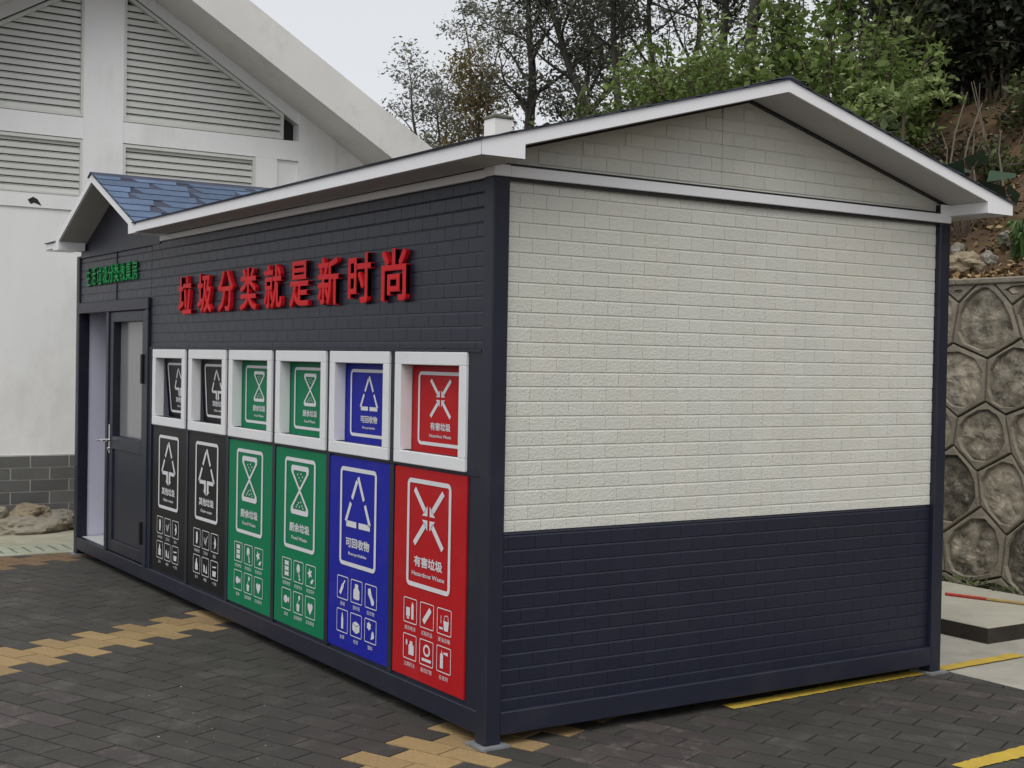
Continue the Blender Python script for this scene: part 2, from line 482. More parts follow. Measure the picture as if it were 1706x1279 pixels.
# embossed block panels
def brick_panel(name, m, region, plane, pos, inside, backing, ph=0.0, rowz=.844, label=None, vj=.0007):
    """region=(a0,a1,z0,z1) along the wall; embossed blocks 138.5 x 64.5 mm; inside(a,z) trims them."""
    RH, BWd = .0645, .1385
    a0, a1, z0, z1 = region
    mb = MB()
    backing(mb)
    if m is M['cream_brick']: vj = .0009
    elif plane == 'y': vj = .0012
    i0 = int(math.floor((z0 - rowz) / RH)) - 1
    z = rowz + i0 * RH
    row = i0
    while z < z1:
        za, zb = max(z, z0), min(z + RH, z1)
        if zb - za > .012:
            x = a0 - BWd * 2 + ((row % 2) * .5 + ph) * BWd
            while x < a1:
                xa, xb = max(x, a0), min(x + BWd, a1)
                if xb - xa > .012:
                    lo, hi = xa, xb
                    if inside is not None:
                        r_ = inside((za + zb) / 2 + (zb - za) * .5)
                        if r_ is None: lo, hi = 1, 0
                        else: lo, hi = max(lo, r_[0]), min(hi, r_[1])
                    if hi - lo > .012:
                        cx, cz = (lo + hi) / 2, (za + zb) / 2
                        w_, h_ = hi - lo - vj * .5, zb - za - .0006
                        dd = .005 if plane == 'x' else .0034
                        if plane == 'x':
                            mb.frustum_panel((pos, cx, cz), (0, 1, 0), (0, 0, 1), (1, 0, 0), w_, h_, dd, .0095, None, 0, vj)
                        else:
                            mb.frustum_panel((cx, pos, cz), (1, 0, 0), (0, 0, 1), (0, -1, 0), w_, h_, dd, .0095, None, 0, vj)
                x += BWd
        z += RH; row += 1
    return part(mb, name, m, fix=False, label=label)

EX = -.036
brick_panel("wall_panel", M['cream_brick'], (PW, W_ - PW, .922, 2.438), 'x', EX, None,
            lambda q: q.box((-.08, PW, .922), (EX, W_ - PW, 2.45), .2), label="cream block patterned upper end wall")
brick_panel("wall_panel", M['charcoal_brick'], (PW, W_ - PW, .148, .921), 'x', EX, None,
            lambda q: q.box((-.08, PW, .13), (EX, W_ - PW, .921), .4), ph=.3, label="charcoal block patterned lower end wall")
def gab(z):
    t = (z - 2.52) / .27
    return None if t > 1.44 else (max(.03, t), min(W_ - PW - .012, W_ - t))
brick_panel("gable_panel", M['cream_brick'], (.03, W_ - PW - .012, 2.507, 2.93), 'x', EX + .004, gab,
            lambda q: q.prism([(0, 2.49), (W_, 2.49), (W_, 2.548), (1.469, 2.95), (0, 2.548)], 'x', -.08, EX + .004, .2), ph=.2)
b = MB(); b.box((EX + .004, 1.3, 2.51), (EX + .0125, 1.303, 2.9), .2); part(b, 'panel_seam', M['cream_brick'])
# front, upper dark panel and panel above the door
brick_panel("wall_panel", M['charcoal_brick'], (-4.53, -.088, 1.712, 2.447), 'y', .016, None,
            lambda q: q.box((-4.53, .016, 1.70), (-PW, .06, 2.46), .4), ph=.1, label="charcoal block patterned wall over the hatches")
brick_panel("wall_panel", M['charcoal_brick'], (-6.33, -4.535, 2.066, 2.43), 'y', .016, None,
            lambda q: q.box((-6.33, .016, 2.06), (-4.53, .06, 2.46), .4), ph=.1, label="charcoal block patterned wall over the door")
b = MB(); b.prism([(-6.33, 2.44), (-4.34, 2.44), (-4.34, 2.60), (-5.258, 2.975), (-6.33, 2.54)], 'y', .012, .05, .5)
b.box((-6.33, .004, 2.432), (-4.345, .014, 2.442), .9)
part(b, "portico_gable", M['charcoal_brick'])
b = MB(); b.box((-5.35, .006, 2.07), (-5.343, .016, 2.432), .2)
b.box((-4.53, .003, 1.700), (-.088, .016, 1.712), 1.0)
part(b, "trim_strip", M['charcoal'])
# lower front backing, hatch mullions
HC = [-4.124, -3.395, -2.682, -1.963, -1.255, -.535]
HW = .331
b = MB(); b.box((-4.53, .022, .148), (-PW, .06, 1.16), .4)
edges = [-4.53] + sum([[c - .27, c + .27] for c in HC], []) + [-PW]
for i in range(0, len(edges), 2):
    b.box((edges[i], .0135, 1.2295), (edges[i + 1], .06, 1.6355), .4)
b.box((-4.53, .0135, 1.16), (-PW, .06, 1.2293), .4); b.box((-4.53, .0135, 1.6357), (-PW, .06, 1.70), .4)
part(b, "front_lining", M['charcoal'])
b = MB()
for i in range(5):
    xm = (HC[i] + HC[i + 1]) / 2
    b = MB(); b.box((xm - .021, .010, .15), (xm + .021, .022, 1.158), .5)
    part(b, "mullion", M['charcoal'])
b = MB(); b.box((-4.515, .006, .15), (-4.485, .022, 1.698), .5)
part(b, "mullion", M['charcoal'])

# --- roof
TZ, AZ = 2.548, 3.0
XR, XL = .24, -6.54
YF, YB = -.213, 3.131
sl = (AZ - TZ) / (1.469 - YF)
def zt(y): return AZ - sl * abs(y - 1.469) if y <= 1.469 else AZ - (AZ - TZ) / (YB - 1.469) * (y - 1.469)
VT = .054
b = MB()
for poly, yy in (([(XR, YF), (XR, 1.469), (XL, 1.469), (XL, YF), (-6.33, YF), (-6.14, .06), (-4.376, .06), (-4.19, YF)], 0),
                 ([(XR, 1.469), (XR, YB), (XL, YB), (XL, 1.469)], 0)):
    b.hexa([(x, y_, zt(y_) - VT) for x, y_ in poly], [(x, y_, zt(y_)) for x, y_ in poly])
# boxed eaves
b.prism([(YF, 2.49), (-.007, 2.49), (-.007, 2.549), (YF, 2.5)], 'x', -4.19, XR)
b.prism([(YF, 2.49), (-.007, 2.49), (-.007, 2.549), (YF, 2.5)], 'x', XL, -6.332)
b.prism([(YB, 2.49), (2.928, 2.49), (2.928, 2.549), (YB, 2.5)], 'x', XL, XR)
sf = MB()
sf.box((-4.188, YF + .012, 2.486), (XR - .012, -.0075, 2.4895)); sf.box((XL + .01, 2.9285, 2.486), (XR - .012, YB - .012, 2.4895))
roof = part(b, "roof", M['white_trim'], label="low gabled roof with white fascia and boxed eaves")
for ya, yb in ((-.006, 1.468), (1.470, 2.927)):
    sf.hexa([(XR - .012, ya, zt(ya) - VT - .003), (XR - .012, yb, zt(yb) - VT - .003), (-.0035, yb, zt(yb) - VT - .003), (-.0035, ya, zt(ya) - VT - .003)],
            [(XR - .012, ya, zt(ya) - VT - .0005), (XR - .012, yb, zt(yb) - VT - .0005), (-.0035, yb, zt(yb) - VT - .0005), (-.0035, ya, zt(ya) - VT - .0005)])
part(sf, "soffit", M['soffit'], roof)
fa = MB()
fa.box((-4.19, YF - .003, 2.4885), (XR + .0035, YF - .0002, 2.5475)); fa.box((XL, YB + .0002, 2.4885), (XR, YB + .003, 2.5475))
ol = [(YF - .003, 2.4885), (-.007, 2.4885), (-.007, zt(-.007) - VT - .001), (1.469, AZ - VT - .001), (2.928, zt(2.928) - VT - .001), (2.928, 2.4885), (YB + .003, 2.4885),
      (YB + .003, zt(YB)), (1.469, AZ), (YF - .003, zt(YF))]
for q in ([0, 1, 2, 9], [2, 3, 8, 9], [3, 4, 7, 8], [4, 5, 6, 7]):
    fa.prism([ol[i] for i in q], 'x', XR + .0002, XR + .003)
part(fa, "fascia", M['white_trim'], roof)
# portico over the door
PA, PZ, PE = -5.258, 2.987, 2.535
ps = (PZ - PE) / 1.068
b = MB()
b.prism([(-4.19, 2.483), (-4.19, PE), (PA, PZ), (-6.326, PE), (-6.326, 2.483), (-6.16, 2.483), (-6.16, PE + .015), (PA, PZ - .058), (-4.356, PE + .015), (-4.356, 2.483)], 'y', YF - .002, -.004)
b.prism([(-4.19, PE - .05), (-4.19, PE), (PA, PZ), (-6.326, PE), (-6.326, PE - .05), (PA, PZ - .058)], 'y', -.004, 1.36)
pr_ = part(b, "portico_roof", M['white_trim'], label="small white edged gable over the door")
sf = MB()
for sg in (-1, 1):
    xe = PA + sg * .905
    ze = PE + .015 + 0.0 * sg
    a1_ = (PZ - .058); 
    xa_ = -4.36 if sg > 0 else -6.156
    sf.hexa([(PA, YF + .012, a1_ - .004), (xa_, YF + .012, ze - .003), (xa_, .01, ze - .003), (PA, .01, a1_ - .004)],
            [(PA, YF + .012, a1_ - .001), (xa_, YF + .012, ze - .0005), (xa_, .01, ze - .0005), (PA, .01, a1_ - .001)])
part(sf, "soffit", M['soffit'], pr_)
# shingles
def shingles(P0, du, dv, LU, LV, keep=None, name="shingle_covering", parent=roof, tabs=True):
    """P0 eave corner, du along the eave, dv up the slope (unit vectors)."""
    P0, du, dv = Vector(P0), Vector(du), Vector(dv)
    n = du.cross(dv).normalized()
    if n.z < 0: n = -n
    mb = MB()
    rh = .145
    rows = int(LV / rh) + 1
    for i in range(rows):
        v0, v1 = i * rh, min((i + 1) * rh + .03, LV)
        x = -random.uniform(0, .2)
        # base course
        seg = 0.0
        while seg < LU:
            e = min(seg + .5, LU)
            if keep is None or keep(P0 + du * (seg + e) / 2 + dv * v0):
                h0, h1 = .009, .003
                pts = [P0 + du * seg + dv * v0, P0 + du * e + dv * v0, P0 + du * e + dv * v1, P0 + du * seg + dv * v1]
                mb.hexa(pts, [pts[0] + n * h0, pts[1] + n * h0, pts[2] + n * h1, pts[3] + n * h1], random.random(), 1)
            seg = e
        # laminated tabs
        while tabs and x < LU:
            tw = random.uniform(.2, .46); gp = random.uniform(.05, .12)
            a, e = max(x, 0), min(x + tw, LU)
            if e - a > .09 and (keep is None or keep(P0 + du * (a + e) / 2 + dv * v0)):
                o = min(.05, (e - a) / 3)
                ve = min(v0 + rh * .98, LV - .012)
                if ve - v0 < .04: x += tw + gp; continue
                pts = [P0 + du * (a + o * .2) + dv * v0, P0 + du * (e - o * .2) + dv * v0, P0 + du * min(e + o * .6, LU) + dv * ve, P0 + du * max(a - o * .6, 0) + dv * ve]
                lo = [p + n * .004 for p in pts]
                hi = [pts[0] + n * .0145, pts[1] + n * .0145, pts[2] + n * .009, pts[3] + n * .009]
                mb.hexa(lo, hi, random.random(), 0)
            x += tw + gp
    o = mb.build(name, [M['shingle'], M['shingle_dark']], parent, fix=True)
    return o
s1 = Vector((0, 1, sl)).normalized()
lv = math.hypot(1.469 - YF, AZ - TZ)
def keep_main(p):
    if p.y < 1.42:
        zp = PZ - ps * abs(p.x - PA)
        return zp < p.z + .0 or abs(p.x - PA) > 1.06
    return True
shingles((XR + .012, YF - .012, TZ - .002), (-1, 0, 0), s1, XR - XL + .024, lv + .01, keep_main, tabs=False)
s2 = Vector((0, -(YB - 1.469), AZ - TZ)).normalized()
shingles((XL - .012, YB + .012, TZ - .002), (1, 0, 0), s2, XR - XL + .024, lv + .01, tabs=False)
sp = Vector((-1.068, 0, PZ - PE)).normalized()
pl = math.hypot(1.068, PZ - PE)
porti = [o for o in K.children if o.name.startswith("portico_roof")][0]
shingles((-4.184, YF - .006, PE - .001), (0, 1, 0), sp, 1.56, pl + .012, parent=porti)
sp2 = Vector((1.068, 0, PZ - PE)).normalized()
shingles((-6.332, 1.354, PE - .001), (0, -1, 0), sp2, 1.56, pl + .012, parent=porti)
b = MB(); b.prism([(1.469 - .1, zt(1.369) + .016), (1.469, AZ + .008), (1.569, zt(1.569) + .014), (1.469, AZ + .02)], 'x', XL - .012, XR + .012)
b.build("ridge_cap", M['shingle_dark'], roof)
b = MB(); b.prism([(PA - .08, PZ - .08 * ps + .012), (PA, PZ + .006), (PA + .08, PZ - .08 * ps + .012), (PA, PZ + .018)], 'y', YF - .012, 1.36)
b.build("ridge_cap", M['shingle_dark'], porti)

# --- door
dfr = MB()
dfr.box((-6.33, -.008, 1.982), (-4.545, .05, 2.064)); dfr.box((-4.618, -.006, .15), (-4.548, .05, 1.981)); dfr.box((-5.556, -.004, .15), (-5.496, .05, 1.981))
dfr.box((-4.548, .004, .15), (-4.53, .03, 1.70))
part(dfr, "door_frame", M['charcoal'], bev=.004)
dl = MB()
x0, x1, z0, z1 = -5.492, -4.622, .158, 1.976
gx0, gx1, gz0, gz1 = -5.405, -4.712, 1.034, 1.90
dl.box((x0, .008, z0), (gx0, .08, z1)); dl.box((gx1, .008, z0), (x1, .08, z1))
dl.box((gx0, .008, gz1), (gx1, .08, z1)); dl.box((gx0, .008, .935), (gx1, .08, gz0)); dl.box((gx0, .008, z0), (gx1, .055, .245))
dl.box((gx0, .022, .245), (gx1, .05, .935))
door = part(dl, "door", M['charcoal'], bev=.003, label="closed charcoal door leaf with grey pane")
b = MB(); b.box((gx0, .066, gz0), (gx1, .072, gz1)); part(b, "window_pane", M['frost'], door)
b = MB(); b.box((-5.466, -.002, .90), (-5.436, .008, 1.12)); b.tube([(-5.451, -.002, 1.0), (-5.451, -.05, 1.0), (-5.47, -.056, 1.0), (-5.565, -.056, .995)], .011, 8)
b.tube([(-5.451, .0, .935), (-5.451, -.012, .935)], .013, 10)
part(b, "door_handle", M['steel'], door, smooth=False)
for za, zb in ((1.45, 1.66), (.30, .46)):
    b = MB(); b.tube([(-4.642, -.012, za), (-4.642, -.012, zb)], .014, 8); b.box((-4.665, -.004, za), (-4.625, .008, zb)); part(b, "hinge", M['black_metal'], door)
# dark jamb and interior seen through the open half of the doorway
b = MB(); b.box((-6.345, .05, .15), (-6.334, .085, 1.98)); part(b, "door_jamb", M['gasket'])
b = MB(); b.box((-6.40, .086, .14), (-6.345, 2.86, 2.4)); b.box((-6.35, 2.82, .14), (-.1, 2.86, 2.4)); b.box((-6.40, .06, 2.4), (-.1, 2.86, 2.43)); b.box((-.13, .1, .14), (-.09, 2.82, 2.4))
part(b, "interior_lining", M['interior'])
b = MB(); b.box((-6.33, .05, .135), (-.13, 2.82, .152)); part(b, "interior_floor", M['floorboard'])
b = MB(); b.box((-L_ + .02, .09, .148), (-L_ + .01, W_ - .09, 2.46)); b.box((-L_ + PW, W_ - .03, .148), (-PW, W_ - .02, 2.46)); part(b, "wall_panel", M['charcoal'], label="plain charcoal rear and far end walls")

# --- printed graphics
def rrect(w_, h_, r_, n=5):
    pts = []
    for cx, cz, a in ((w_ / 2 - r_, h_ / 2 - r_, 0), (-w_ / 2 + r_, h_ / 2 - r_, 90), (-w_ / 2 + r_, -h_ / 2 + r_, 180), (w_ / 2 - r_, -h_ / 2 + r_, 270)):
        for k in range(n + 1):
            t = R(a + 90 * k / n); pts.append((cx + r_ * math.cos(t), cz + r_ * math.sin(t)))
    return pts
class Draw:
    """2D drawing on a plane facing -Y (x to the right, z up)."""
    def __init__(s, cx, cz, y, sc=1.0, sz=None):
        s.mb = MB(); s.c = (cx, cz); s.y = y; s.s = sc; s.sz = sz or sc
    def P(s, p): return (s.c[0] + p[0] * s.s, s.y, s.c[1] + p[1] * s.sz)
    def poly(s, pts): s.mb.face([s.P(p) for p in pts], .5)
    def ring(s, o, i):
        n = len(o)
        for k in range(n):
            j = (k + 1) % n; s.poly([o[k], o[j], i[j], i[k]])
    def frame(s, w_, h_, r_, t): s.ring(rrect(w_, h_, r_), rrect(w_ - 2 * t, h_ - 2 * t, max(r_ - t, .001)))
    def line(s, a, b_, w_, flat=True):
        dx, dz = b_[0] - a[0], b_[1] - a[1]; l = math.hypot(dx, dz); nx, nz = -dz / l * w_ / 2, dx / l * w_ / 2
        s.poly([(a[0] + nx, a[1] + nz), (b_[0] + nx, b_[1] + nz), (b_[0] - nx, b_[1] - nz), (a[0] - nx, a[1] - nz)])
    def disc(s, c, rx, rz=None, n=14):
        rz = rz or rx
        s.poly([(c[0] + rx * math.cos(2 * math.pi * k / n), c[1] + rz * math.sin(2 * math.pi * k / n)) for k in range(n)])
    def build(s, name, m, parent): return s.mb.build(name, m, parent, fix=False)

def emblem(kind, D):
    """unit square about -1..1"""
    if kind == 'red':
        for sx in (-1, 1):
            for sz in (-1, 1):
                D.line((sx * .93, sz * .93), (sx * .22, sz * .22), .2)
                D.poly([(sx * .07, sz * .07), (sx * .42, sz * .07), (sx * .24, sz * .24), (sx * .07, sz * .42)])
    elif kind in ('blue', 'black'):
        w_ = .17
        top, bl, br = (0, .95), (-.98, -.62 if kind == 'black' else -.8), (.98, -.62 if kind == 'black' else -.8)
        def lp(a, b_, t): return (a[0] + (b_[0] - a[0]) * t, a[1] + (b_[1] - a[1]) * t)
        D.line(lp(top, bl, .08), lp(top, bl, .47), w_); D.line(lp(top, bl, .56), lp(top, bl, .97), w_)
        D.line(lp(top, br, .0), lp(top, br, .47), w_); D.line(lp(top, br, .56), lp(top, br, .97), w_)
        if kind == 'blue':
            D.line((-.9, -.82), (-.10, -.82), w_ + .05); D.line((.08, -.82), (.96, -.82), w_ + .05)
        else:
            for sx in (-1, 1):
                D.poly([(sx * .06, -.5), (sx * .95, -.5), (sx * .85, -.68), (sx * .28, -.68), (sx * .28, -.98), (sx * .40, -.98), (sx * .06, -1.2)])
    else:
        for sz in (1, -1):
            o = [(-.82, sz * .88), (-.72, sz * .98), (.72, sz * .98), (.82, sz * .88), (.8, sz * .7), (.08, sz * .0), (-.08, sz * .0), (-.8, sz * .7)]
            i = [(-.6, sz * .75), (-.55, sz * .78), (.55, sz * .78), (.6, sz * .75), (.58, sz * .66), (.04, sz * .13), (-.04, sz * .13), (-.58, sz * .66)]
            D.ring(o, i)
        for dx, dz in ((-.2, .62), (.1, .66), (.25, .55), (-.08, .5), (.08, .4), (-.2, -.6), (0, -.66), (.22, -.6), (-.08, -.5), (.12, -.46), (-.3, -.68), (.32, -.7)):
            D.disc((dx, dz), .045, n=6)

def icon(kind, i, D):
    """pictogram in a frame: coordinates about -1..1"""
    if kind == 'red':
        if i == 0:
            D.poly([(-.75, -.55), (-.05, -.55), (-.05, .25), (-.75, .25)]); D.poly([(-.6, -.78), (-.2, -.78), (-.2, -.6), (-.6, -.6)])
            D.poly([(.2, -.75), (.62, -.75), (.62, .5), (.5, .7), (.41, .85), (.32, .7), (.2, .5)])
        elif i == 1:
            D.poly([(-.8, -.45), (-.42, -.8), (.8, .45), (.7, .62), (.42, .8)])
        elif i == 2:
            D.poly([(-.15, .1), (.8, .1), (.65, -.75), (.0, -.75)]); D.line((-.05, .1), (.1, .55), .07); D.line((.1, .55), (.6, .6), .07); D.line((.6, .6), (.72, .1), .07)
            D.poly([(-.85, -.7), (-.2, -.7), (-.2, -.52), (-.85, -.5)]); D.line((-.55, -.2), (-.55, .5), .08)
        elif i == 3:
            D.poly([(-.2, -.7), (.75, -.7), (.75, .15), (.5, .3), (.5, .55), (0, .55), (0, .3), (-.2, .15)]); D.disc((-.58, .35), .16, .28)
        elif i == 4:
            n = 12; o = [(.05 + .62 * math.cos(2 * math.pi * k / n), .22 + .55 * math.sin(2 * math.pi * k / n)) for k in range(n)]
            D.ring(o, [(.05 + (x - .05) * .62, .22 + (z - .22) * .62) for x, z in o]); D.poly([(-.8, -.78), (.85, -.78), (.85, -.52), (-.8, -.52)])
        else:
            D.poly([(-.6, -.8), (-.1, -.8), (-.1, .4), (-.28, .55), (-.35, .85), (-.42, .55), (-.6, .4)]); D.poly([(-.1, .62), (.7, .72), (.7, .42), (-.05, .5)])
    elif kind == 'blue':
        if i == 0:
            D.poly([(-.75, -.55), (-.4, -.75), (.2, .05), (.2, .3), (.6, .7), (.45, .82), (.05, .42), (-.15, .35)])
        elif i == 1:
            D.poly([(-.65, -.6), (-.5, -.75), (.5, -.75), (.65, -.6), (.65, .1), (.35, .4), (.35, .75), (-.35, .75), (-.35, .4), (-.65, .1)])
        elif i == 2:
            D.poly([(-.6, .7), (-.1, .8), (.2, .1), (.7, -.4), (.6, -.75), (.2, -.8), (-.1, -.3), (-.6, .2)])
        elif i == 3:
            D.poly([(-.2, -.8), (.25, -.8), (.25, .2), (.08, .8), (-.05, .8), (-.2, .2)])
        elif i == 4:
            D.poly([(-.75, -.5), (.0, -.8), (.0, -.1), (-.75, .15)]); D.poly([(.05, -.8), (.75, -.5), (.75, .15), (.05, -.1)]); D.poly([(-.7, .2), (.0, -.05), (.7, .2), (.0, .42)])
        else:
            n = 12; D.poly([(-.3 + (.5 if k % 2 else .33) * math.cos(2 * math.pi * k / n), .45 + (.45 if k % 2 else .3) * math.sin(2 * math.pi * k / n)) for k in range(n)])
            D.poly([(.1, -.8), (.8, -.55), (.65, .0), (.35, .05)])
    elif kind == 'green':
        if i == 0:
            for zc in (.6, .02, -.55): D.poly([(-.6, zc - .22), (.6, zc - .22), (.45, zc), (.6, zc + .22), (-.6, zc + .22), (-.45, zc)])
        elif i == 1:
            D.disc((-.05, .35), .42, .5); D.line((0, 0), (.3, -.65), .22); D.disc((.3, -.72), .2, .16)
        elif i == 2:
            n = 10; D.poly([(-.2 + (.65 if k % 2 else .3) * math.cos(2 * math.pi * k / n), .25 + (.6 if k % 2 else .28) * math.sin(2 * math.pi * k / n)) for k in range(n)])
            D.poly([(-.1, -.7), (.4, -.8), (.8, -.25), (.3, -.3)])
        elif i == 3:
            D.disc((-.15, -.02), .5, .42); D.poly([(.2, 0), (.75, .35), (.75, -.35)])
        elif i == 4:
            D.poly([(-.4, -.1), (.4, -.1), (.28, -.85), (-.28, -.85)]); D.line((-.1, -.1), (.1, .35), .1); D.disc((.3, .6), .24, .26)
        else:
            D.poly([(0, -.75), (.55, -.1), (.6, .3), (.3, .5), (0, .3), (-.3, .5), (-.6, .3), (-.55, -.1)])
    else:
        if i == 0:
            D.poly([(-.3, -.7), (.1, -.8), (.35, -.2), (.3, .6), (.0, .8), (-.3, .6)])
        elif i == 1:
            D.line((-.6, .3), (-.2, -.5), .14); D.line((-.2, -.5), (.2, .3), .14); D.line((.0, -.6), (.6, .55), .12)
        elif i == 2:
            D.poly([(-.2, .8), (.35, .5), (.5, .0), (.35, -.5), (-.2, -.8), (.05, -.3), (-.25, .0), (.08, .35)])
        elif i == 3:
            D.poly([(-.5, -.75), (.45, -.75), (.45, .0), (.2, .2), (.1, .8), (-.2, .6), (-.3, .2), (-.5, .0)])
        elif i == 4:
            D.poly([(-.6, -.7), (-.15, -.7), (-.15, .1), (-.6, .3)]); D.poly([(.1, -.75), (.65, -.75), (.4, .3)])
        else:
            D.poly([(-.55, -.75), (.45, -.75), (.6, -.1), (-.55, -.1)]); D.poly([(-.6, .25), (.6, .35), (.6, .5), (-.6, .42)])

INFO = {
    'black': ('black_sign', '其他垃圾', 'Other waste', ['污染纸张', '卫生纸', '烟头', '尿片', '陶瓷', '一次性'], 'black'),
    'green': ('green_sign', '厨余垃圾', 'Food Waste', ['剩菜剩饭', '肉类骨头', '茶渣花叶', '鱼骨', '盆栽植物', '瓜皮果核'], 'green'),
    'blue': ('blue_sign', '可回收物', 'Recyclable', ['玻璃', '塑料瓶', '旧衣物', '金属', '纸类', '塑料'], 'blue'),
    'red': ('red_sign', '有害垃圾', 'Hazardous Waste', ['废旧电池', '过期药品', '废油漆桶', '过期药水', '废旧灯管', '杀虫剂'], 'red'),
}
KINDS = ['black', 'black', 'green', 'green', 'blue', 'red']
WHERE = ["beside the door", "nearer the corner", "nearer the door", "nearer the corner", "", ""]
for cx, kind, wh in zip(HC, KINDS, WHERE):
    mname, zh, en, caps, col = INFO[kind]
    # coloured sign panel
    b = MB(); b.box((cx - HW, .014, .166), (cx + HW, .0215, 1.152))
    sign = part(b, "sign_panel", M[mname], label=(col + " " + zh + " sign panel " + wh).strip())
    yy = .0115
    D = Draw(cx, .853, yy); D.frame(.405, .506, .032, .021); D.build("sign_border", M['white_print'], sign)
    D = Draw(cx, .93, yy, .142, .138); emblem(kind, D); D.build("emblem", M['white_print'], sign)
    b = MB(); add_text(b, zh, cx, .722, .262, .05, yy, bold=.028); part(b, "title_lettering", M['white_print'], sign, fix=False)
    b = MB(); add_text(b, en, cx, .664, .30 if kind == 'red' else .2, .02, yy, bold=.012); part(b, "english_lettering", M['white_print'], sign, fix=False)
    for r_ in range(2):
        for c_ in range(3):
            px = cx + (-.158, .0, .158)[c_]; pz = (.481, .31)[r_]
            cap = caps[r_ * 3 + c_]
            b = MB(); add_text(b, cap, px, pz - .083, .026 * len(cap), .021, yy); part(b, "caption", M['white_print'], sign, fix=False)
    for r_ in range(2):
        for c_ in range(3):
            px = cx + (-.158, .0, .158)[c_]; pz = (.481, .31)[r_]
            D = Draw(px, pz, yy); D.frame(.128, .12, .01, .0045)
            D.s, D.sz = .052, .052; icon(kind, r_ * 3 + c_, D)
            D.build("pictogram", M['white_print'], sign)
    # white hatch frame
    b = MB()
    ox, oz0, oz1, ix, iz0, iz1 = HW - .002, 1.171, 1.697, .269, 1.23, 1.637
    b.box((cx - ox, -.001, oz0), (cx + ox, .0215, iz0)); b.box((cx - ox, -.001, iz1), (cx + ox, .0215, oz1))
    b.box((cx - ox, -.001, iz0), (cx - ix, .066, iz1)); b.box((cx + ix, -.001, iz0), (cx + ox, .066, iz1))
    b.box((cx - ix, .0216, iz0 - .012), (cx + ix, .066, iz0 - .001)); b.box((cx - ix, .0216, iz1 + .001), (cx + ix, .066, iz1 + .012))
    hatch = part(b, "hatch_frame", M['hatch_white'], bev=.003)
    # swing flap, printed like the panel
    tilt = {0: 5.0, 1: 3.0}.get(HC.index(cx), 0.0)
    fl = MB(); fl.box((cx - .268, .067, 1.226), (cx + .268, .085, 1.641))
    flap = fl.build("hatch_flap", M[mname], hatch)
    fy = .0645
    D = Draw(cx, 1.4335, fy); D.frame(.42, .345, .03, .016)
    D.c = (cx, 1.482); D.s, D.sz = .098, .092; emblem(kind, D)
    add_text(D.mb, zh, cx, 1.352, .185, .037, fy, bold=.026)
    add_text(D.mb, en, cx, 1.308, .2 if kind == 'red' else .14, .015, fy, bold=.008)
    pr = D.build("flap_print", M['white_print'], hatch)
    if tilt:
        piv = Vector((cx, .075, 1.64))
        rot = Matrix.Translation(piv) @ Matrix.Rotation(R(tilt), 4, 'X') @ Matrix.Translation(-piv)
        for o in (flap, pr): o.data.transform(rot)

# --- raised lettering on the dark wall
def letters(chars, x0, x1, zc0, zc1, h, wd, y, ext, off, m, name):
    n = len(chars)
    for i, ch in enumerate(chars):
        t = i / (n - 1)
        cx = x0 + (x1 - x0) * t; cz = zc0 + (zc1 - zc0) * t
        b = MB(); add_text(b, ch, cx, cz, wd, h, y, bold=off, extrude=ext)
        part(b, name, m, fix=False)
letters("垃圾分类就是新时尚", -3.775, -.868, 2.055, 2.064, .25, .25, -.002, .012, .018, M['red_letter'], "red_letter")
letters("生活垃圾分类收集房", -6.07, -4.88, 2.268, 2.272, .14, .116, .004, .006, .006, M['green_letter'], "green_letter")

# ------------------------------------------------------------------ white gabled building behind
GX, GC = -8.35, .765
WB = thing("gabled_building", (-8.35, GC, 0), "white plastered gabled building with grey louvres behind the waste house", "building")
def wp(mb, name, m, parent=WB, label=None, **k):
    o = mb.build(name, m, **k)
    if parent is WB: adopt(WB, o)
    else:
        o.parent = parent
    if label: o['label'] = label
    return o
WH = 2.832
def gz(y): return 5.30 - .592 * abs(y - GC) + .46   # underside of the gable roof on the wall
b = MB()
yl, yr = GC - WH, GC + WH
b.prism([(yl, 0), (yr, 0), (yr, gz(yr) + .02), (GC, gz(GC) + .02), (yl, gz(yl) + .02)], 'x', -15.5, GX - .12)
wp(b, "wall", M['plaster'])
b = MB(); b.box((GX - .12, yl, 0), (GX - .02, yr, 3.03))
wp(b, "wall", M['plaster'], label="plain lower wall face")
# raised concrete frame: pillar, beams, side piers and sloping rafters
def grid_wall():
    b = MB()
    b.box((GX - .12, .568, 3.03), (GX + .01, .955, 5.75))                      # pillar
    for sy in (1, -1):
        f = lambda y: GC + sy * (y - GC)
        b.box((GX - .12, f(.956), 3.725), (GX - .001, f(2.82), 3.93))            # beam
        b.box((GX - .12, f(.956), 3.031), (GX - .002, f(2.34), 3.17))            # ledge
        b.box((GX - .12, f(2.34), 3.031), (GX - .002, f(2.58), 3.7245))
        b.box((GX - .12, f(2.58), 3.031), (GX - .035, f(2.82), 3.7245))          # niche
        b.box((GX - .12, f(2.82), 3.031), (GX + .0, f(3.25), 4.3))
        b.box((GX - .12, f(3.25), 3.031), (GX - .02, f(3.597), 4.08))
        b.prism([(f(.956), 5.16 + .06), (f(2.80), 4.12), (f(3.25), 3.9), (f(3.25), 4.29), (f(.956), 5.645)] if sy > 0 else
                [(f(.956), 5.645), (f(3.25), 4.29), (f(3.25), 3.9), (f(2.80), 4.12), (f(.956), 5.16 + .06)], 'x', GX - .12, GX - .012)
    return b
wp(grid_wall(), "concrete_frame", M['plaster'])
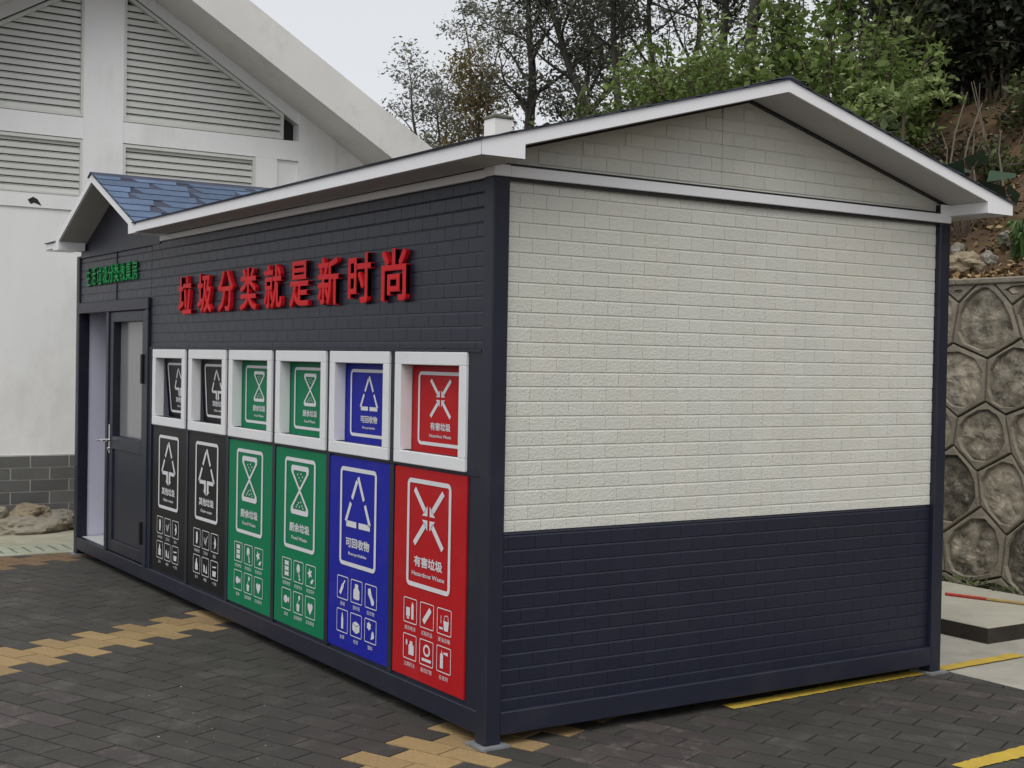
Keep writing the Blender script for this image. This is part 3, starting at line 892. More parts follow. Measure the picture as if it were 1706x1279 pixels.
# louvre panels
def louvre(y0, y1, z0, z1, top=None, nslat=None, x=GX - .02):
    """slatted panel; top(z)->(ya, yb) trims slats below a sloping edge"""
    fr = MB()
    pitch = .0668
    z = z0
    slat = MB()
    while z < z1 - .02:
        def lim(zz):
            if not top: return y0, y1
            a2, c2 = top(zz); return max(y0, a2), min(y1, c2)
        (a, c), (a3, c3) = lim(z), lim(z + .041)
        if c3 - a3 > .04:
            slat.prism([(x - .055, z + .060), (x - .014, z + .045), (x - .012, z + .049), (x - .053, z + .066)], 'y', a3, c3)
            slat.hexa([(x - .014, a, z - .004), (x - .006, a, z - .004), (x - .006, c, z - .004), (x - .014, c, z - .004)],
                      [(x - .014, a3, z + .041), (x - .006, a3, z + .041), (x - .006, c3, z + .041), (x - .014, c3, z + .041)])
        z += pitch
    return slat
def lp(mb_s, frame, void):
    root = wp(frame, "louvre_panel", M['louvre'])
    o = mb_s.build("slats", M['louvre']); o.parent = root
    o = void.build("dark_opening", M['louvre_back']); o.parent = root
for sy in (1, -1):
    f = lambda y: GC + sy * (y - GC)
    # upper triangular panel
    ya, yb, zb_ = .985, 2.62, 3.965
    dz = lambda y: 5.134 - .592 * (y - 1.059)
    def top(z, sy=sy):
        lim = 1.059 + (5.134 - .022 - z) / .592
        return (f(ya), min(f(lim), f(yb))) if sy > 0 else (max(f(lim), f(yb)), f(ya))
    sl_ = louvre(min(f(ya), f(yb)), max(f(ya), f(yb)), zb_, 5.1, top)
    fr = MB()
    fr.box((GX - .06, f(.957), zb_ - .03), (GX + .004, f(.985), 5.18))
    fr.box((GX - .06, f(.985), zb_ - .03), (GX + .003, f(2.645), zb_))
    fr.box((GX - .06, f(2.618), zb_), (GX + .003, f(2.645), 4.19))
    q = [(f(.985), 5.178), (f(2.645), 4.195), (f(2.645), 4.155), (f(.985), 5.138)]
    fr.prism(q, 'x', GX - .06, GX + .005)
    vd = MB(); vd.prism([(f(.96), 3.94), (f(2.8), 3.94), (f(2.8), 4.11), (f(.96), 5.20)], 'x', GX - .11, GX - .1)
    lp(sl_, fr, vd)
    # lower rectangular panel
    sl_ = louvre(min(f(.985), f(2.31)), max(f(.985), f(2.31)), 3.19, 3.70)
    fr = MB()
    fr.box((GX - .06, f(.957), 3.171), (GX + .004, f(.985), 3.715)); fr.box((GX - .06, f(2.31), 3.171), (GX + .004, f(2.338), 3.715))
    fr.box((GX - .06, f(.985), 3.685), (GX + .003, f(2.31), 3.715)); fr.box((GX - .06, f(.985), 3.171), (GX + .003, f(2.31), 3.19))
    vd = MB(); vd.box((GX - .11, f(.96), 3.16), (GX - .1, f(2.34), 3.72))
    lp(sl_, fr, vd)
# thick roof slabs with deep rake fascia
b = MB()
FX = -7.75
for sy in (1, -1):
    f = lambda y: GC + sy * (y - GC)
    zu = lambda y: 5.158 - .592 * (y - 2.008)
    pts = [(f(GC), zu(GC)), (f(4.35), zu(4.35)), (f(4.35), zu(4.35) - .44), (f(GC), zu(GC) - .44)]
    b.prism(pts, 'x', -15.7, FX)
wp(b, "roof", M['plaster_roof'])
# grey tile base course
b = MB()
b.box((GX - .1, yl, -.01), (GX - .006, yr, .682), .5, 1)
for r_ in range(6):
    z0 = .682 - (r_ + 1) * .1145
    yy = yl + (.18 if r_ % 2 else 0) + .02 - .36
    while yy < yr:
        a, c = max(yy, yl), min(yy + .348, yr)
        if c - a > .02: b.box((GX - .02, a, max(z0, 0)), (GX + .002, c, z0 + .102), None, 0)
        yy += .361
wp(b, "tiled_base", [M['tile'], M['grout']])
# chipped plaster on the ledge
b = MB()
pts = [(0, 0), (.05, .03), (.09, .01), (.13, -.05), (.06, -.025), (.03, -.04)]
b.prism([(.06 + p, 3.10 + q) for p, q in pts], 'x', GX - .004, GX + .001)
wp(b, "chipped_plaster", M['dark_void'])

# rubble heap against the building
def rock(name, c, sz, m, label, cat="rock", seed=0, sub=4, amp=.38, flat=True, group=None):
    bm = bmesh.new(); bmesh.ops.create_icosphere(bm, subdivisions=sub, radius=1)
    for v in bm.verts:
        n_ = noise.noise(v.co * 1.3 + Vector((seed * 7.1, seed, 0))) * amp + noise.noise(v.co * 3.1 + Vector((seed, 5, 2))) * amp * .5 + noise.noise(v.co * 7.3 + Vector((seed, 1, 9))) * amp * .28
        v.co = v.co * (1 + n_)
        v.co = Vector((v.co.x * sz[0], v.co.y * sz[1], v.co.z * sz[2]))
    me = bpy.data.meshes.new(name); bm.to_mesh(me); bm.free(); me.materials.append(m)
    o = bpy.data.objects.new(name, me); COL.objects.link(o); o.location = c
    return tag(o, label, cat, group)
rock("sand_heap", (-8.02, -.05, .0), (.24, .36, .15), M['sand'], "pale sandy heap on the ground below the grey wall tiles", "sand heap", 1)
rock("brown_rock", (-8.12, .06, .13), (.15, .2, .1), M['rock_brown'], "brown lump lying on the pale sandy heap", "rock", 2)
rock("grey_rock", (-8.08, .34, .08), (.15, .2, .09), M['rock'], "grey rock beside the sandy heap near the house corner", "rock", 3)
rock("earth_heap", (-8.05, -.44, .02), (.22, .32, .26), M['sand'], "muddy earth pile at the left edge against tiled wall", "earth heap", 4)

# ------------------------------------------------------------------ concrete slab and stick
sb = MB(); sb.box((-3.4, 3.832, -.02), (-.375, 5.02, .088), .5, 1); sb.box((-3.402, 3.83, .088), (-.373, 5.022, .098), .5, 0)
so = sb.build("concrete_slab", [M['slab'], M['slab_side']]); bevel(so, .008)
tag(so, "low pale concrete slab on the yard beyond the house corner", "slab")
st = thing("measuring_stick", (-.9, 4.63, .11), "thin red and yellow wooden stick lying on the concrete slab", "stick")
p0, p1, p2 = Vector((-1.26, 4.53, .109)), Vector((-.985, 4.615, .109)), Vector((-.40, 4.81, .109))
b = MB(); b.tube([p0, p1], .011, 8); adopt(st, b.build("red_section", M['stick_red']))
b = MB(); b.tube([p1, p2], .011, 8); adopt(st, b.build("wooden_section", M['stick_wood']))

# ------------------------------------------------------------------ retaining wall of hexagonal stones
RW = thing("retaining_wall", (-3, 5.2, 0), "stone retaining wall of raised hexagonal mortar ribs below the hill", "wall")
def wy(z): return 5.2 + .07 * z
def jit(ix, iz):
    random.seed(ix * 131 + iz * 17 + 5); return random.uniform(-.06, .06), random.uniform(-.05, .05)
ribs = MB(); stones = MB()
HR = .285
ww = HR * math.sqrt(3)
XA, XB, ZTOP = -11.5, 4.0, 2.30
rs = random.getstate()
def hv(i, j):
    """shared jittered hexagon vertex on the wall, quantised so that neighbours agree"""
    key = (round(i * 20), round(j * 20)); dx, dz = jit(*key); return (i + dx, j + dz)
cells = []
for row in range(-1, 7):
    for col in range(-22, 14):
        cx = -1.58 + col * ww + (row % 2) * ww / 2 - ww / 2
        cz = 1.61 + (row - 4) * HR * 1.5
        if not (XA < cx < XB): continue
        pts = []
        for k in range(6):
            t = R(90 + 60 * k)
            pts.append(hv(cx + HR * math.cos(t), cz + HR * math.sin(t)))
        cells.append(pts)
random.setstate(rs)
def clipz(poly, zlim, keep_below):
    out = []
    for k in range(len(poly)):
        a, c = poly[k], poly[(k + 1) % len(poly)]
        ia = (a[1] <= zlim) == keep_below or a[1] == zlim; ic = (c[1] <= zlim) == keep_below or c[1] == zlim
        if ia: out.append(a)
        if ia != ic:
            t = (zlim - a[1]) / (c[1] - a[1]); out.append((a[0] + (c[0] - a[0]) * t, zlim))
    return out
def inset(poly, d_):
    cx = sum(p[0] for p in poly) / len(poly); cz = sum(p[1] for p in poly) / len(poly)
    out = []
    n = len(poly)
    for k in range(n):
        p, a, c = Vector(poly[k]), Vector(poly[k - 1]), Vector(poly[(k + 1) % n])
        d1 = (p - a).normalized(); d2 = (c - p).normalized()
        n1 = Vector((-d1.y, d1.x)); n2 = Vector((-d2.y, d2.x))
        if n1.dot(Vector((cx, cz)) - p) < 0: n1 = -n1
        if n2.dot(Vector((cx, cz)) - p) < 0: n2 = -n2
        bis = (n1 + n2); bis = bis / max(bis.length_squared / 2, .35)
        out.append(tuple(p + bis * d_))
    return out
def roundp(poly, n=2):
    for _ in range(n):
        q = []
        for k in range(len(poly)):
            a, c = poly[k], poly[(k + 1) % len(poly)]
            q += [(a[0] * .75 + c[0] * .25, a[1] * .75 + c[1] * .25), (a[0] * .25 + c[0] * .75, a[1] * .25 + c[1] * .75)]
        poly = q
    return poly
for pts in cells:
    if min(p[1] for p in pts) > ZTOP - .1 or max(p[1] for p in pts) < .05: continue
    pts = clipz(clipz(pts, ZTOP, True), .0, False)
    if len(pts) < 3: continue
    def sub(poly, times):
        for _ in range(times):
            q = []
            for k in range(len(poly)):
                a, c = poly[k], poly[(k + 1) % len(poly)]; q += [a, ((a[0] + c[0]) / 2, (a[1] + c[1]) / 2)]
            poly = q
        return poly
    o = sub(inset(pts, .004), 2)
    i_ = sub(roundp(inset(pts, .036 + random.uniform(-.006, .014)), 1), 1)
    if len(o) != len(i_):
        continue
    # align starting points
    k0 = min(range(len(i_)), key=lambda k: (i_[k][0] - o[0][0]) ** 2 + (i_[k][1] - o[0][1]) ** 2)
    i_ = i_[k0:] + i_[:k0]
    n = len(o)
    cxx = sum(p[0] for p in i_) / n; czz = sum(p[1] for p in i_) / n
    def W3(p, d_): return (p[0], wy(p[1]) - d_ + .008 * noise.noise(Vector((p[0] * 9, p[1] * 9, 1))), p[1])
    o2 = inset(o, .008); i2 = [(cxx + (p[0] - cxx) * 1.04, czz + (p[1] - czz) * 1.04) for p in i_]
    for k in range(n):
        j = (k + 1) % n
        ribs.face([W3(o[k], -.002), W3(o[j], -.002), W3(o2[j], .02), W3(o2[k], .02)], .5)
        ribs.face([W3(o2[k], .02), W3(o2[j], .02), W3(i2[j], .023), W3(i2[k], .023)], .5)
        ribs.face([W3(i2[k], .023), W3(i2[j], .023), W3(i_[j], -.016), W3(i_[k], -.016)], .5)
    # rough stone infill: concentric rings with noise relief
    rr = random.random(); sd_ = random.uniform(0, 50)
    fine = sub(i_, 1)
    rings = [[(cxx + (p[0] - cxx) * q, czz + (p[1] - czz) * q) for p in fine] for q in (1.02, .92, .82, .72, .62, .52, .42, .32, .22, .12)]
    def relief(p, q):
        v_ = Vector((p[0] * 4 + sd_, p[1] * 5, sd_))
        f_ = .5 * abs(noise.noise(v_)) + .35 * noise.noise(v_ * 2.3) + .22 * noise.noise(v_ * 5.1) + .12 * noise.noise(v_ * 11)
        return -.006 + .006 * min(q, 3) / 3 + .034 * f_ * min(1, q / 1.5)
    n2_ = len(fine)
    for q in range(len(rings) - 1):
        for k in range(n2_):
            j = (k + 1) % n2_
            pm = rings[q][k]
            rv = min(1, max(0, rr + .7 * noise.noise(Vector((pm[0] * 8, pm[1] * 8, sd_))) + .3 * noise.noise(Vector((pm[0] * 30, pm[1] * 30, sd_)))))
            stones.face([(p[0], wy(p[1]) - relief(p, bs), p[1]) for p, bs in
                         ((rings[q][k], q), (rings[q][j], q), (rings[q + 1][j], q + 1), (rings[q + 1][k], q + 1))], rv)
    stones.face([(p[0], wy(p[1]) - relief(p, 9), p[1]) for p in rings[-1]], rr)
adopt(RW, stones.build("stone_infill", M['stone'], fix=True))
adopt(RW, ribs.build("mortar_ribs", M['rib'], fix=True))
b = MB(); b.hexa([(XA, wy(0) + .06, -.02), (XB, wy(0) + .06, -.02), (XB, wy(0) + .4, -.02), (XA, wy(0) + .4, -.02)],
                 [(XA, wy(2.3) + .06, 2.29), (XB, wy(2.3) + .06, 2.29), (XB, wy(2.3) + .3, 2.29), (XA, wy(2.3) + .3, 2.29)])
adopt(RW, b.build("wall_core", M['dark_void']))
b = MB()
xx = XA
while xx < XB:
    e = min(xx + random.uniform(.5, .9), XB)
    b.box((xx, wy(2.3) - .04 + random.uniform(-.01, .01), 2.292), (e - .004, wy(2.3) + .34, 2.345 + random.uniform(-.006, .006)))
    xx = e
adopt(RW, bevel(b.build("coping", M['rib']), .01))

# ------------------------------------------------------------------ hillside
def hill(x, y):
    P = [(5.3, 2.25), (5.7, 2.36), (7.1, 3.0), (8.5, 4.25), (9.3, 4.65), (12, 4.85), (20, 5.2), (40, 6.2), (80, 6.6)]
    z = P[-1][1]
    for (a, za), (c, zc) in zip(P, P[1:]):
        if y <= c:
            t = max(0, (y - a) / (c - a)); z = za + (zc - za) * t; break
    k = min(1, max(0, (y - 5.6) / 1.2))
    z += k * (.22 * noise.noise(Vector((x * .5, y * .5, 0))) + .09 * noise.noise(Vector((x * 1.7, y * 1.7, 4))))
    z += min(1, max(0, (y - 8) / 3)) * (.12 * max(0, x + 4))
    return z
h = MB()
xs = list(np.concatenate([np.arange(-70, -12, 2.0), np.arange(-12, 6, .16), np.arange(6, 40, 2.0)]))
ys = list(np.concatenate([np.arange(5.44, 10, .14), np.arange(10, 24, .7), np.arange(24, 80, 4.0)]))
vid = {}
for i, x in enumerate(xs):
    for j, y in enumerate(ys):
        vid[i, j] = len(h.v)
        z = hill(x, y)
        if 5.8 < y < 10: z += .05 * noise.noise(Vector((x * 5, y * 5, 2))) + .11 * abs(noise.noise(Vector((x * 2.2, y * 2.2, 6)))) + .03 * noise.noise(Vector((x * 11, y * 11, 3)))
        h.v.append((x, y, z))
for i in range(len(xs) - 1):
    for j in range(len(ys) - 1):
        h.f.append((vid[i, j], vid[i + 1, j], vid[i + 1, j + 1], vid[i, j + 1])); h.r.append(.5); h.mi.append(0)
tag(h.build("hillside", M['soil'], smooth=True, fix=False), kind='structure')

# ------------------------------------------------------------------ foliage helpers
rng = np.random.default_rng(11)
def leaves(name, centres, size, m, parent, asp=.45, droop=.0, rv=None, up=.3):
    """one mesh of folded leaf blades at given centres (Nx3)."""
    c = np.asarray(centres, float); n = len(c)
    sz = size * rng.choice([.55, .8, 1.0, 1.25, 1.6], n, p=[.22, .28, .25, .17, .08]) * rng.uniform(.85, 1.15, n)
    d = rng.normal(size=(n, 3)); d[:, 2] = d[:, 2] * .7 - droop; d /= np.linalg.norm(d, axis=1)[:, None]
    nn = rng.normal(size=(n, 3)); nn[:, 2] += up * 3
    s = np.cross(d, nn); s /= np.linalg.norm(s, axis=1)[:, None] + 1e-9
    nn = np.cross(s, d)
    a = c - d * (sz / 2)[:, None]; e = c + d * (sz / 2)[:, None]
    mid = c + nn * (sz * .08)[:, None]
    w_ = (sz * asp / 2)[:, None]
    v = np.stack([a, mid + s * w_, e, mid - s * w_], 1).reshape(-1, 3)
    me = bpy.data.meshes.new(name)
    me.vertices.add(4 * n); me.vertices.foreach_set('co', v.ravel())
    me.loops.add(4 * n); me.loops.foreach_set('vertex_index', np.arange(4 * n))
    me.polygons.add(n); me.polygons.foreach_set('loop_start', np.arange(n) * 4); me.polygons.foreach_set('loop_total', np.full(n, 4))
    me.materials.append(m)
    at = me.attributes.new("rnd", 'FLOAT', 'FACE')
    if rv is None: rv = rng.random(n)
    at.data.foreach_set('value', np.clip(rv, 0, 1).astype(np.float32))
    me.update(calc_edges=True)
    o = bpy.data.objects.new(name, me); COL.objects.link(o)
    if parent is not None: adopt(parent, o)
    return o

def tree(name, x, y, ht, label, m, bark='bark', rad=.1, lean=(0, 0), crown0=.3, spread=.33, limbs=9, clumps=4, lpc=34, clr=.32,
         leaf=.085, stems=1, seed=0, cat="tree", group="trees on the hilltop", droop=.2, asp=.4, base=None):
    random.seed(seed * 13 + 1)
    z0 = hill(x, y) - .1 if base is None else base
    T = thing(name, (x, y, z0), label, cat, group)
    tb = MB(); cen = []; rv = []
    def path(p, d, l, n, wob):
        pts = [p.copy()]
        for k in range(n):
            d = (d + Vector((random.gauss(0, wob), random.gauss(0, wob), random.gauss(0, wob * .5) + .04))).normalized()
            p = p + d * (l / n); pts.append(p.copy())
        return pts
    for s_ in range(stems):
        a = random.uniform(0, 6.28)
        d0 = Vector((lean[0] + (math.cos(a) * .22 if stems > 1 else 0), lean[1] + (math.sin(a) * .22 if stems > 1 else 0), 1)).normalized()
        hh = ht * random.uniform(.85, 1.0)
        tp = path(Vector((x, y, z0)), d0, hh, 12, .07)
        rr = [rad * (1 - .85 * k / 12) / (1 + .25 * (stems - 1)) for k in range(13)]
        tb.tube(tp, rr, 7)
        for q in range(limbs):
            t = crown0 + (1 - crown0) * (q + random.random()) / limbs
            f_ = t * 12; k = min(11, int(f_)); p = tp[k].lerp(tp[k + 1], f_ - k)
            az = q * 2.4 + random.uniform(-.5, .5)
            ll = ht * spread * (1.15 - .75 * t) * random.uniform(.7, 1.25)
            dd = Vector((math.cos(az), math.sin(az), random.uniform(.35, .95))).normalized()
            lp_ = path(p, dd, ll, 6, .16)
            r0 = rr[k] * .5
            tb.tube(lp_, [r0 * (1 - .8 * e / 6) for e in range(7)], 5, cap=False)
            for c_ in range(clumps):
                tt = random.uniform(.35, 1.0) * 6; kk = min(5, int(tt)); pp = lp_[kk].lerp(lp_[kk + 1], tt - kk)
                d3 = Vector((random.gauss(0, 1), random.gauss(0, 1), random.uniform(.1, 1.3))).normalized()
                tw = path(pp, d3, ll * random.uniform(.25, .5), 3, .2)
                tb.tube(tw, [r0 * .28, r0 * .2, r0 * .14, r0 * .08], 4, cap=False)
                ctr = tw[-1]
                nl = int(lpc * random.uniform(.5, 1.3))
                off = rng.normal(size=(nl, 3)) * clr * np.array([.55, .55, .34]) * random.uniform(.7, 1.2)
                cen.append(np.array(ctr) + off)
                br = random.uniform(.05, .75)
                rv.append(br + rng.uniform(-.2, .3, nl))
    adopt(T, tb.build("trunk", M[bark], smooth=True, fix=False))
    leaves("crown", np.concatenate(cen), leaf, M[m], T, asp=asp, droop=droop, rv=np.concatenate(rv))
    return T

def bush(name, x, y, sx, sy, sz, n, label, m, leaf=.12, nblob=16, seed=0, cat="shrub", group="shrubs on the hill", base=None, asp=.5, droop=.1, dense=1.0):
    """Arching stems with side twigs and leaves set along them, so that the outline is ragged and airy."""
    random.seed(seed * 29 + 3)
    z0 = (hill(x, y) - .1) if base is None else base
    T = thing(name, (x, y, z0), label, cat, group)
    tb = MB(); cen = []; rv = []
    ns = nblob
    per = max(6, int(n / (ns * 9)))
    for k in range(ns):
        a = random.uniform(0, 6.28); q = math.sqrt(random.random())
        p0_ = Vector((x + math.cos(a) * q * sx * .55, y + math.sin(a) * q * sy * .55, z0))
        out = Vector((math.cos(a) * sx * random.uniform(.2, .8), math.sin(a) * sy * random.uniform(.2, .8), 0))
        hh = sz * random.uniform(.45, 1.05) * (1.1 - .3 * q)
        pts = []
        for e in range(8):
            t = e / 7
            pts.append(p0_ + out * (t ** 1.6) + Vector((random.gauss(0, .03), random.gauss(0, .03), hh * (t * 1.15 - .15 * t ** 3))))
        tb.tube(pts, [.016 * (1 - .8 * e / 7) + .003 for e in range(8)], 5, cap=False)
        tone = random.uniform(.05, .7)
        for j in range(9):
            t = .12 + .88 * (j + random.random()) / 9
            i_ = min(6, int(t * 7)); p = pts[i_].lerp(pts[i_ + 1], t * 7 - i_)
            az = j * 2.4 + random.uniform(-.6, .6)
            ln = min(sx, sz) * random.uniform(.25, .55) * (1.1 - .5 * t)
            d = Vector((math.cos(az), math.sin(az), random.uniform(-.1, .8))).normalized()
            tip = p + d * ln + Vector((0, 0, -.12 * ln))
            tb.tube([p, p.lerp(tip, .5) + Vector((0, 0, .06 * ln)), tip], [.006, .004, .002], 4, cap=False)
            m_ = int(per * random.uniform(.6, 1.4))
            tt = rng.random(m_)[:, None] ** .8
            base_ = np.array(p)[None] * (1 - tt) + np.array(tip)[None] * tt
            off = rng.normal(size=(m_, 3)) * np.array([.07, .07, .05]) * (.6 + min(sx, 1.0))
            cen.append(base_ + off)
            tn = tone + .25 * (t - .5) + random.uniform(-.12, .12)
            rv.append(tn + rng.uniform(-.2, .25, m_))
    adopt(T, tb.build("stem", M['bark_brown'], smooth=True, fix=False))
    leaves("foliage", np.concatenate(cen), leaf, M[m], T, asp=asp, droop=droop, rv=np.concatenate(rv))
    return T

def at(u, depth):
    """ground position seen in column u of the photograph's 1706 px width, at a distance along the view axis."""
    d_ = fw + rt * ((u - 853) / 2242)
    p = Vector(camo.location) + d_ * depth
    return p.x, p.y
camo.location = m.translation if False else (4.836, -3.053, 1.668)

TREES = [
    # u, depth, height, kwargs, label
    (718, 26, 3.1, dict(lean=(-.26, -.1), rad=.05, limbs=10, clumps=4, lpc=44, clr=.27, crown0=.3, spread=.3, m='leaf_pale'), "thin sparse tree leaning left over the white building's roof"),
    (742, 27, 2.7, dict(rad=.05, stems=2, limbs=8, clumps=4, lpc=50, clr=.29, crown0=.2, m='leaf_pale'), "slim two stemmed tree between leaning tree and brown tree"),
    (785, 26, 2.7, dict(rad=.05, limbs=13, clumps=6, lpc=62, clr=.33, crown0=.12, m='leaf_brown', droop=.5), "small tree with brown and olive drooping foliage"),
    (815, 29, 4.7, dict(rad=.06, stems=2, limbs=10, clumps=4, lpc=52, clr=.3, crown0=.25, spread=.2, m='leaf_pale'), "tall airy tree rising behind the brown leaved tree"),
    (868, 24, 4.6, dict(rad=.12, limbs=15, clumps=7, lpc=60, clr=.31, crown0=.22, spread=.3), "tree with stout bare trunk beside the white pillar"),
    (925, 25, 4.4, dict(rad=.07, stems=2, limbs=12, clumps=6, lpc=58, clr=.31, crown0=.15, spread=.28), "forked dark tree right of the stout trunked tree"),
    (988, 23, 6.2, dict(rad=.09, limbs=18, clumps=7, lpc=84, clr=.36, crown0=.2, spread=.27), "tall dense tree with straight dark trunk above the roof slope"),
    (1042, 22, 5.6, dict(rad=.085, lean=(-.14, -.05), limbs=15, clumps=6, lpc=80, clr=.36, crown0=.3, spread=.3), "tree with curved dark trunk leaning left above the roof"),
    (1105, 22, 6.4, dict(rad=.08, stems=2, limbs=14, clumps=6, lpc=84, clr=.38, crown0=.2), "dark twin trunked tree behind the bright shrubs"),
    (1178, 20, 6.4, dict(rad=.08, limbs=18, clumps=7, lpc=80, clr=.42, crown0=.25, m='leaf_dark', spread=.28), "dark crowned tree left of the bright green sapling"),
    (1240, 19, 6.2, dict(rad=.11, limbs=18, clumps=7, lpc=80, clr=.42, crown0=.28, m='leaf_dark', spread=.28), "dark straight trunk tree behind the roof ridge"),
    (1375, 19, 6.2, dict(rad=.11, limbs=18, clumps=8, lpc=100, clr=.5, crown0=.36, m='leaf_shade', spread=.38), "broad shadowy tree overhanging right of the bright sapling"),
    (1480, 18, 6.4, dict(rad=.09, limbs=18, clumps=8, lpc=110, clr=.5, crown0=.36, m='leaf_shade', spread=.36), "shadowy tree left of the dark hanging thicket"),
]
for k, (u, dp, ht, kw, lab) in enumerate(TREES):
    x, y = at(u, dp)
    kw = dict(kw); mm = kw.pop('m', 'leaf_grey')
    tree("hill_tree", x, y, ht, lab, mm, seed=k + 1, **kw)

BUSH = [
    (1335, 14.5, .5, .5, 3.3, 5400, 'leaf_bright', .088, 16, "bright_sapling", "tall bright green sapling rising above the roof ridge"),
    (1240, 16.5, 1.0, .8, 1.75, 6000, 'leaf_bright', .09, 26, "leafy_shrub", "bright green shrub left of the roof ridge"),
    (1140, 18, 1.15, .8, 1.6, 6000, 'leaf_bright', .09, 26, "leafy_shrub", "rounded green shrub above the middle of the roof slope"),
    (1408, 13.8, .8, .7, 2.2, 7600, 'leaf_bright', .088, 30, "leafy_shrub", "yellow green broad shrub right of the tall sapling"),
    (1375, 12.6, .85, .5, 1.5, 5200, 'leaf_mid', .085, 24, "leafy_shrub", "darker green shrub just behind the right roof slope"),
    (1478, 14.4, .5, .5, 1.7, 3600, 'leaf_mid', .085, 22, "leafy_shrub", "mid green shrub under the shadowy canopy"),
    (1060, 20, 1.0, .7, 1.2, 2600, 'leaf_mid', .1, 20, "leafy_shrub", "low olive shrub below the leaning trunk"),
    (960, 21, .95, .7, .95, 2200, 'leaf_mid', .1, 18, "leafy_shrub", "low green shrub by the straight dark trunk"),
    (905, 22, .7, .6, .75, 1400, 'leaf_mid', .1, 14, "leafy_shrub", "small green shrub right of the stout trunk"),
    (790, 24, .5, .5, 1.1, 1800, 'leaf_mid', .1, 16, "leafy_shrub", "dark green bush left of the white pillar"),
    (1035, 19, .5, .4, .6, 900, 'leaf_brown', .09, 12, "leafy_shrub", "rusty brown low bush on the roof line"),
]
for k, (u, dp, sx, sy, sz, n, mm, lf, nb, nm, lab) in enumerate(BUSH):
    x, y = at(u, dp)
    bush(nm, x, y, sx, sy, sz, n, lab, mm, lf, nb, seed=k + 1)
BANK = [
    (1520, 13.0, .45, .35, .5, 900, 'leaf_mid', "low green tuft on the soil bank below the thickets"),
    (1672, 12.6, .3, .25, .4, 500, 'leaf_mid', "small green weed between the bare stems"),
    (1715, 13.0, .4, .35, .7, 1000, 'leaf_mid', "leafy weed at the right edge of the soil bank"),
    (1590, 13.3, .5, .3, .45, 700, 'leaf_shade', "brownish dead scrub on the soil bank"),
]
for k, (u, dp, sx, sy, sz, n, mm, lab) in enumerate(BANK):
    x, y = at(u, dp)
    bush("bank_weed", x, y, sx, sy, sz, n, lab, mm, .075, 12, seed=k + 70, group="weeds on the soil bank", cat="weed")
DARK = [
    (1565, 14.7, 1.2, .6, 2.6, 11000, "dark thicket over the soil bank beside the shrubs"),
    (1660, 14.2, 1.2, .6, 2.9, 12000, "dark hanging thicket above the brown soil bank"),
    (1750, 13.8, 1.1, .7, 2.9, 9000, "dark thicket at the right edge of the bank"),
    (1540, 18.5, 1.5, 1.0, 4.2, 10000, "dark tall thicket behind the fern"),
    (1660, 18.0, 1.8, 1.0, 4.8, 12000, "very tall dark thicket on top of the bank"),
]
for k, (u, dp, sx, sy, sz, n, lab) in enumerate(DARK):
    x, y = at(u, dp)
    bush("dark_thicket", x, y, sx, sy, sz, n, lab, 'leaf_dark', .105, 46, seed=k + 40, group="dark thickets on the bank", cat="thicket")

# fern-like plant with a tall stem by the roof edge
x, y = at(1492, 12.0)
z0 = hill(x, y)
F = thing("fern_plant", (x, y, z0), "pale green feathery plant on a thin stem above right roof edge", "fern")
z0 += .55
b = MB(); b.tube([(x, y, z0 - .65), (x + .01, y, z0 + .2), (x + .02, y, z0 + .62)], [.022, .017, .012], 6); adopt(F, b.build("stem", M['twig']))
cen = []
for k in range(9):
    a = k * 2.4; ln = random.uniform(.3, .55)
    for q in range(16):
        t = (q + 1) / 16; px = math.cos(a) * ln * t; py = math.sin(a) * ln * t; pz = .45 * t * (1.2 - t) + .62 + .02 * k
        for s_ in (-1, 1): cen.append((x + px - math.sin(a) * .05 * s_ * (1.1 - t), y + py + math.cos(a) * .05 * s_ * (1.1 - t), z0 + pz - .03))
leaves("fronds", cen, .1, M['leaf_fern'], F, asp=.4)

# big-leaved dark plant
x, y = at(1598, 11.4); z0 = hill(x, y)
P_ = thing("broadleaf_plant", (x, y, z0), "dark blue green plant with broad leaves above right roof end", "plant")
stm = MB(); cen = []
for k in range(17):
    a = k * 2.4; ln = random.uniform(.12, .5); hh = random.uniform(.2, .7)
    e = (x + math.cos(a) * ln, y + math.sin(a) * ln, z0 + hh); cen.append(e)
    stm.tube([(x, y, z0 - .05), (x + math.cos(a) * ln * .4, y + math.sin(a) * ln * .4, z0 + hh * .8), e], .007, 5)
adopt(P_, stm.build("stem", M['bark_brown'])); leaves("broad_leaves", cen, .3, M['leaf_taro'], P_, asp=.62, up=.8)

# strappy green clump by the right edge
x, y = at(1695, 10.6); z0 = hill(x, y)
Gp = thing("grass_clump", (x, y, z0), "fresh green clump of strap leaves on the leaf covered slope", "grass clump")
b = MB()
for k in range(70):
    a = random.uniform(0, 6.28); ln = random.uniform(.08, .24); hh = random.uniform(.15, .36)
    p = Vector((x + random.uniform(-.06, .06), y + random.uniform(-.06, .06), z0 - .03)); dx = Vector((math.cos(a), math.sin(a), 0)); sd_ = Vector((-math.sin(a), math.cos(a), 0)) * .011
    q1 = p + dx * ln * .4 + Vector((0, 0, hh)); q2 = p + dx * ln + Vector((0, 0, hh * .75)); r_ = random.random()
    b.face([p - sd_, p + sd_, q1 + sd_, q1 - sd_], r_); b.face([q1 - sd_, q1 + sd_, q2], r_)
adopt(Gp, b.build("blades", M['leaf_grass'], fix=False))

